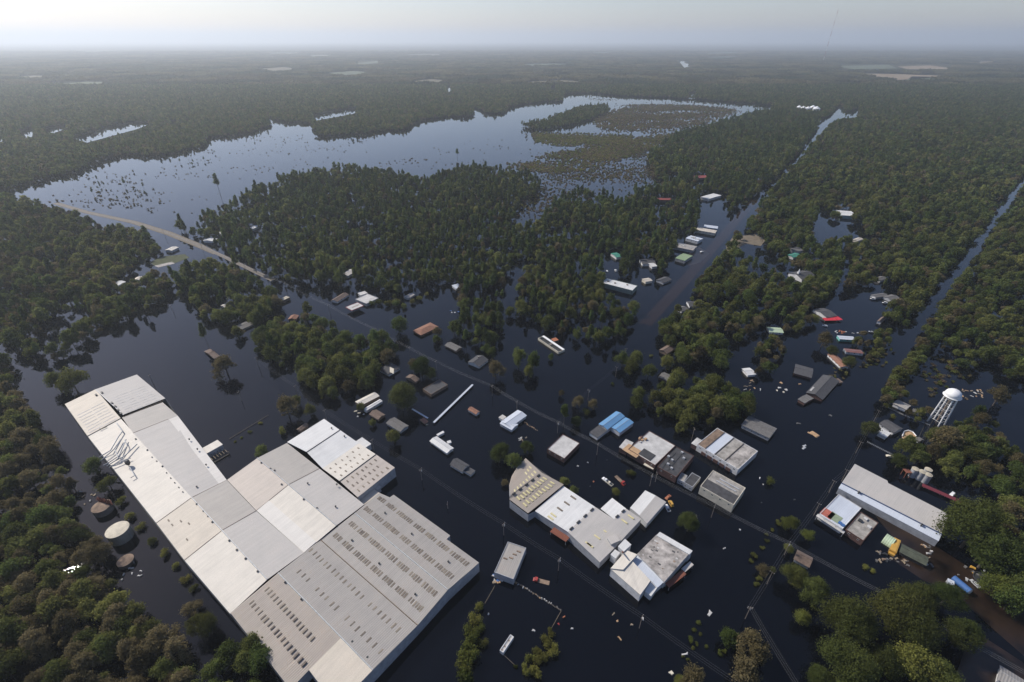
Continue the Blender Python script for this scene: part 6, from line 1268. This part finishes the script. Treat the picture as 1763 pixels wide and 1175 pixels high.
row([(949, 1088, 8), (940, 1103, 11), (952, 1117, 11), (924, 1117, 9), (913, 1132, 10), (932, 1132, 12), (906, 1152, 10), (922, 1154, 12), (888, 1147, 4)], 'bush', 'shrub of the hedge on the right side of the fenced lot', 'right hedge shrubs', 1.3)
row([(1347, 892, 4), (1342, 900, 6), (1331, 912, 4), (1321, 930, 4), (1313, 942, 4), (1299, 955, 6), (1294, 965, 4), (1320, 920, 3), (1308, 996, 5), (1303, 1005, 5)], 'bush', 'yellow weed clump in the line down the side street', 'street weed line', 1.0)
row([(1203, 1072, 5), (1196, 1083, 5), (1207, 1092, 4), (1190, 1100, 6), (1200, 1108, 4), (1216, 1112, 4), (1194, 1116, 4), (1240, 1124, 5), (1247, 1120, 4), (1176, 1130, 3), (1184, 1135, 3)], 'bush', 'weed tuft in the scattered patch by the drifting tubs', 'weed patch tufts', 1.0)
row([(206, 862, 8), (222, 885, 8), (240, 905, 7), (262, 930, 8), (282, 950, 8), (300, 972, 7), (318, 995, 8), (332, 1012, 7)], 'bush', 'shrub in the strip along the factory west wall', 'west wall shrubs', 1.2)
row([(640, 520, 6), (652, 518, 7), (668, 520, 8), (682, 518, 8), (696, 524, 7), (710, 518, 7), (722, 512, 6), (734, 505, 5)], 'bush', 'shrub in the thicket behind the filling station', 'filling station thicket', 1.3)
row([(415, 753, 3), (430, 743, 4), (448, 728, 4), (404, 760, 3)], 'bush', 'weed clump on the mossy fence in blue water', 'fence weeds', .8)
# the 300 largest woodland trees become things of their own, the rest is woodland mass
order = np.argsort(-app); lim = {0: 230, 1: 90, 2: 130}; cnt = {0: 0, 1: 0, 2: 0}; single_ids = np.zeros(len(AX), bool)
for j in order:
    k = int(AK[j])
    if app[j] <= 0: break
    if AL[j] < 0 or cnt[k] >= lim[k]:
        if all(cnt[q] >= lim[q] for q in cnt) or app[j] < 3.0 / 900: break
        continue
    cnt[k] += 1; single_ids[j] = True; lb = woods[int(AL[j])]['label']; kd = KN[k]
    lb = {'oak': 'leafy ', 'pine': 'tall pine ', 'dull': 'sparse brownish '}[kd] + (lb if kd != 'pine' else lb) if not lb.startswith('big oak') else {'oak': lb, 'pine': lb, 'dull': 'sparse brownish ' + lb}[kd]
    lb = ('large ' if AS[j] > .95 else 'small ' if AS[j] < .65 else 'middle-sized ') + lb
    tree_object(kd, float(AX[j]), float(AY[j]), float(AS[j]), float(AT[j]), int(AV[j]) % NVAR[kd], lb, lb)
rest = ~single_ids
near = rest & (dist < 1100); far = rest & (dist >= 1100)
for msk, lod, nm, lb in ((near, 1, 'woodland', 'massed crowns of the flooded woods around the town'), (far, 2, 'far_woodland', 'massed crowns of the woods around and beyond the lake')):
    which = np.array([IDX[lod, KN[k], v % NVAR[KN[k]]] for k, v in zip(AK[msk], AV[msk])]) if msk.any() else np.zeros(0)
    scatter_object(nm, AX[msk], AY[msk], np.where(AL[msk] == -1, -.5, 0.0), AS[msk], AT[msk], which, LODS[lod], lb, 'woodland', M_OAK)
# canopy patches out to the horizon haze
gx, gy = grid_points(-16000, 16000, 2600, 13000, 82); m = (np.abs(gx) < gy * 1.25) & (gx ** 2 + gy ** 2 > 3280 ** 2 * 1.0) & (gy > 3290); gx, gy = gx[m], gy[m]
px, py = proj(gx, gy, np.full(gx.shape, 4.0)); fields_px = [[(1450, 124), (1635, 128), (1615, 141), (1540, 141)], [(1435, 110), (1650, 110), (1645, 123), (1440, 123)], [(80, 139), (195, 139), (185, 150), (85, 150)], [(608, 104), (658, 104), (655, 113), (612, 113)], [(1315, 148), (1415, 148), (1415, 161), (1320, 161)], [(1676, 104), (1720, 104), (1718, 111), (1680, 111)]]
m = ~inany(px, py, fields_px)
for dx in (-45, 0, 45):
    for zz in (0, 6, 12):
        a_, b_ = proj(gx + dx, gy, np.full(gx.shape, float(zz))); m &= ~inany(a_, b_, ponds)
        if zz < 8: m &= ~inany(a_, b_, FARF)
gx, gy = gx[m], gy[m]; n = len(gx)
scatter_object('distant_forest', gx, gy, np.full(n, -.5), rng.uniform(.85, 1.2, n), rng.integers(0, 4, n) * 1.5708 + rng.uniform(-.2, .2, n), rng.integers(0, 5, n), LODS[3], 'hazy forest spreading to the horizon', 'forest', M_FARA)
# marsh scrub, drowned brush and drift lines in the lake
def scrub(name, poly, n, s, kinds, label, thr=.0, kd='bush'):
    w_ = [P(*q) for q in poly]; X = rng.uniform(min(p.x for p in w_), max(p.x for p in w_), n * 6); Y = rng.uniform(min(p.y for p in w_), max(p.y for p in w_), n * 6)
    px, py = proj(X, Y, np.zeros(X.shape)); m = inpoly(px + rng.normal(size=len(px)) * 9, py + rng.normal(size=len(px)) * 2.4, poly)
    f = 1.1 * np.sin(Y * .030 + 1.8 * np.sin(X * .006)) + np.sin(X * .008 + 2 * np.sin(Y * .009)) + .6 * np.sin(X * .03) * np.sin(Y * .041)
    m &= .6 * f + .8 * rng.normal(size=len(f)) > thr; X, Y = X[m][:n], Y[m][:n]; k = len(X)
    return X, Y, rng.uniform(*s, k)
collm = bpy.data.collections.new('marsh_kinds'); LODS[4] = collm
for i in range(4):
    V, F = cloud(bush_lobes(2.6, 1.6 if i < 3 else 3.0, 4), 46, 1.15, flatten=.55); proto('tuft_%02d' % i, V.tolist(), F.tolist(), [M_REED if i < 2 else M_BUSH if i == 2 else M_DULL], None, collm)
MX = []; MY = []; MS = []; MI = []
for poly, n, s, ks, thr in (
    ([(1020, 212), (1060, 190), (1090, 180), (1180, 182), (1270, 190), (1240, 202), (1190, 220), (1120, 232), (1040, 224)], 8000, (.7, 1.3), (0, 1, 0, 2), -.5),
    ([(915, 228), (1000, 232), (1090, 232), (1080, 245), (960, 252), (920, 242)], 2400, (.8, 1.3), (2, 2, 0), -.6),
    ([(870, 288), (960, 264), (1080, 242), (1200, 226), (1215, 233), (1110, 258), (1035, 288), (940, 298)], 4600, (.7, 1.3), (2, 0, 2, 0), -.6),
    ([(935, 302), (1040, 280), (1110, 256), (1150, 300), (1100, 330), (1000, 338), (900, 385), (888, 370)], 2100, (.45, 1.0), (0, 1, 2, 3), .5),
    ([(600, 300), (720, 262), (850, 240), (1000, 255), (860, 282), (720, 310)], 320, (.4, .9), (0, 1), 1.0),
    ([(40, 320), (250, 268), (470, 225), (700, 225), (500, 298), (330, 372), (200, 368)], 380, (.3, .8), (0, 1, 3), 1.0),
    ([(80, 345), (200, 300), (300, 330), (330, 375), (200, 368)], 90, (.4, 1.0), (3, 3, 0), .2),
    ([(1000, 165), (1330, 180), (1280, 190), (1050, 180)], 260, (.6, 1.1), (0, 1), .6),
    ([(1575, 640), (1605, 612), (1665, 640), (1650, 682), (1600, 690)], 130, (.4, .9), (2, 3, 0), -.2),
    ([(1405, 660), (1500, 600), (1540, 600), (1520, 630)], 60, (.4, .8), (2, 3), 0)):
    X, Y, S = scrub('', poly, n, s, ks, '', thr); MX.append(X); MY.append(Y); MS.append(S); MI.append(rng.choice(ks, len(X)))
MX = np.concatenate(MX); MY = np.concatenate(MY); MS = np.concatenate(MS); MI = np.concatenate(MI)
scatter_object('marsh_scrub', MX, MY, np.zeros(len(MX)), MS, rng.uniform(0, 6.28, len(MX)), MI, LODS[4], 'brown and green marsh scrub breaking the surface of the lake', 'scrub', M_REED)

# ------------------------------------------------------------------ hazy air
HZT = MASTH + 30; hb = 61000
V, F = box((0, 0), 2 * hb, 2 * hb, -2.5, HZT)
hz = add('haze', V, F, None if False else M_WATER, kind='stuff')
hm = bpy.data.materials.new('hazy_air'); hm.use_nodes = True; t = hm.node_tree; t.nodes.clear()
pv = t.nodes.new('ShaderNodeVolumePrincipled'); pv.inputs['Color'].default_value = (.86, .93, 1.0, 1); pv.inputs['Density'].default_value = 8.2e-5; pv.inputs['Anisotropy'].default_value = 0.4
mo_ = t.nodes.new('ShaderNodeOutputMaterial'); t.links.new(pv.outputs[0], mo_.inputs['Volume'])
hz.data.materials.clear(); hz.data.materials.append(hm); hz['label'] = 'pale haze filling the air'; hz['category'] = 'haze'
print('TREES', len(AX), 'near', int(near.sum()), 'far', int(far.sum()), 'single', cnt, 'patches', n, 'marsh', len(MX), 'mast', MASTH, 'tower', th_)
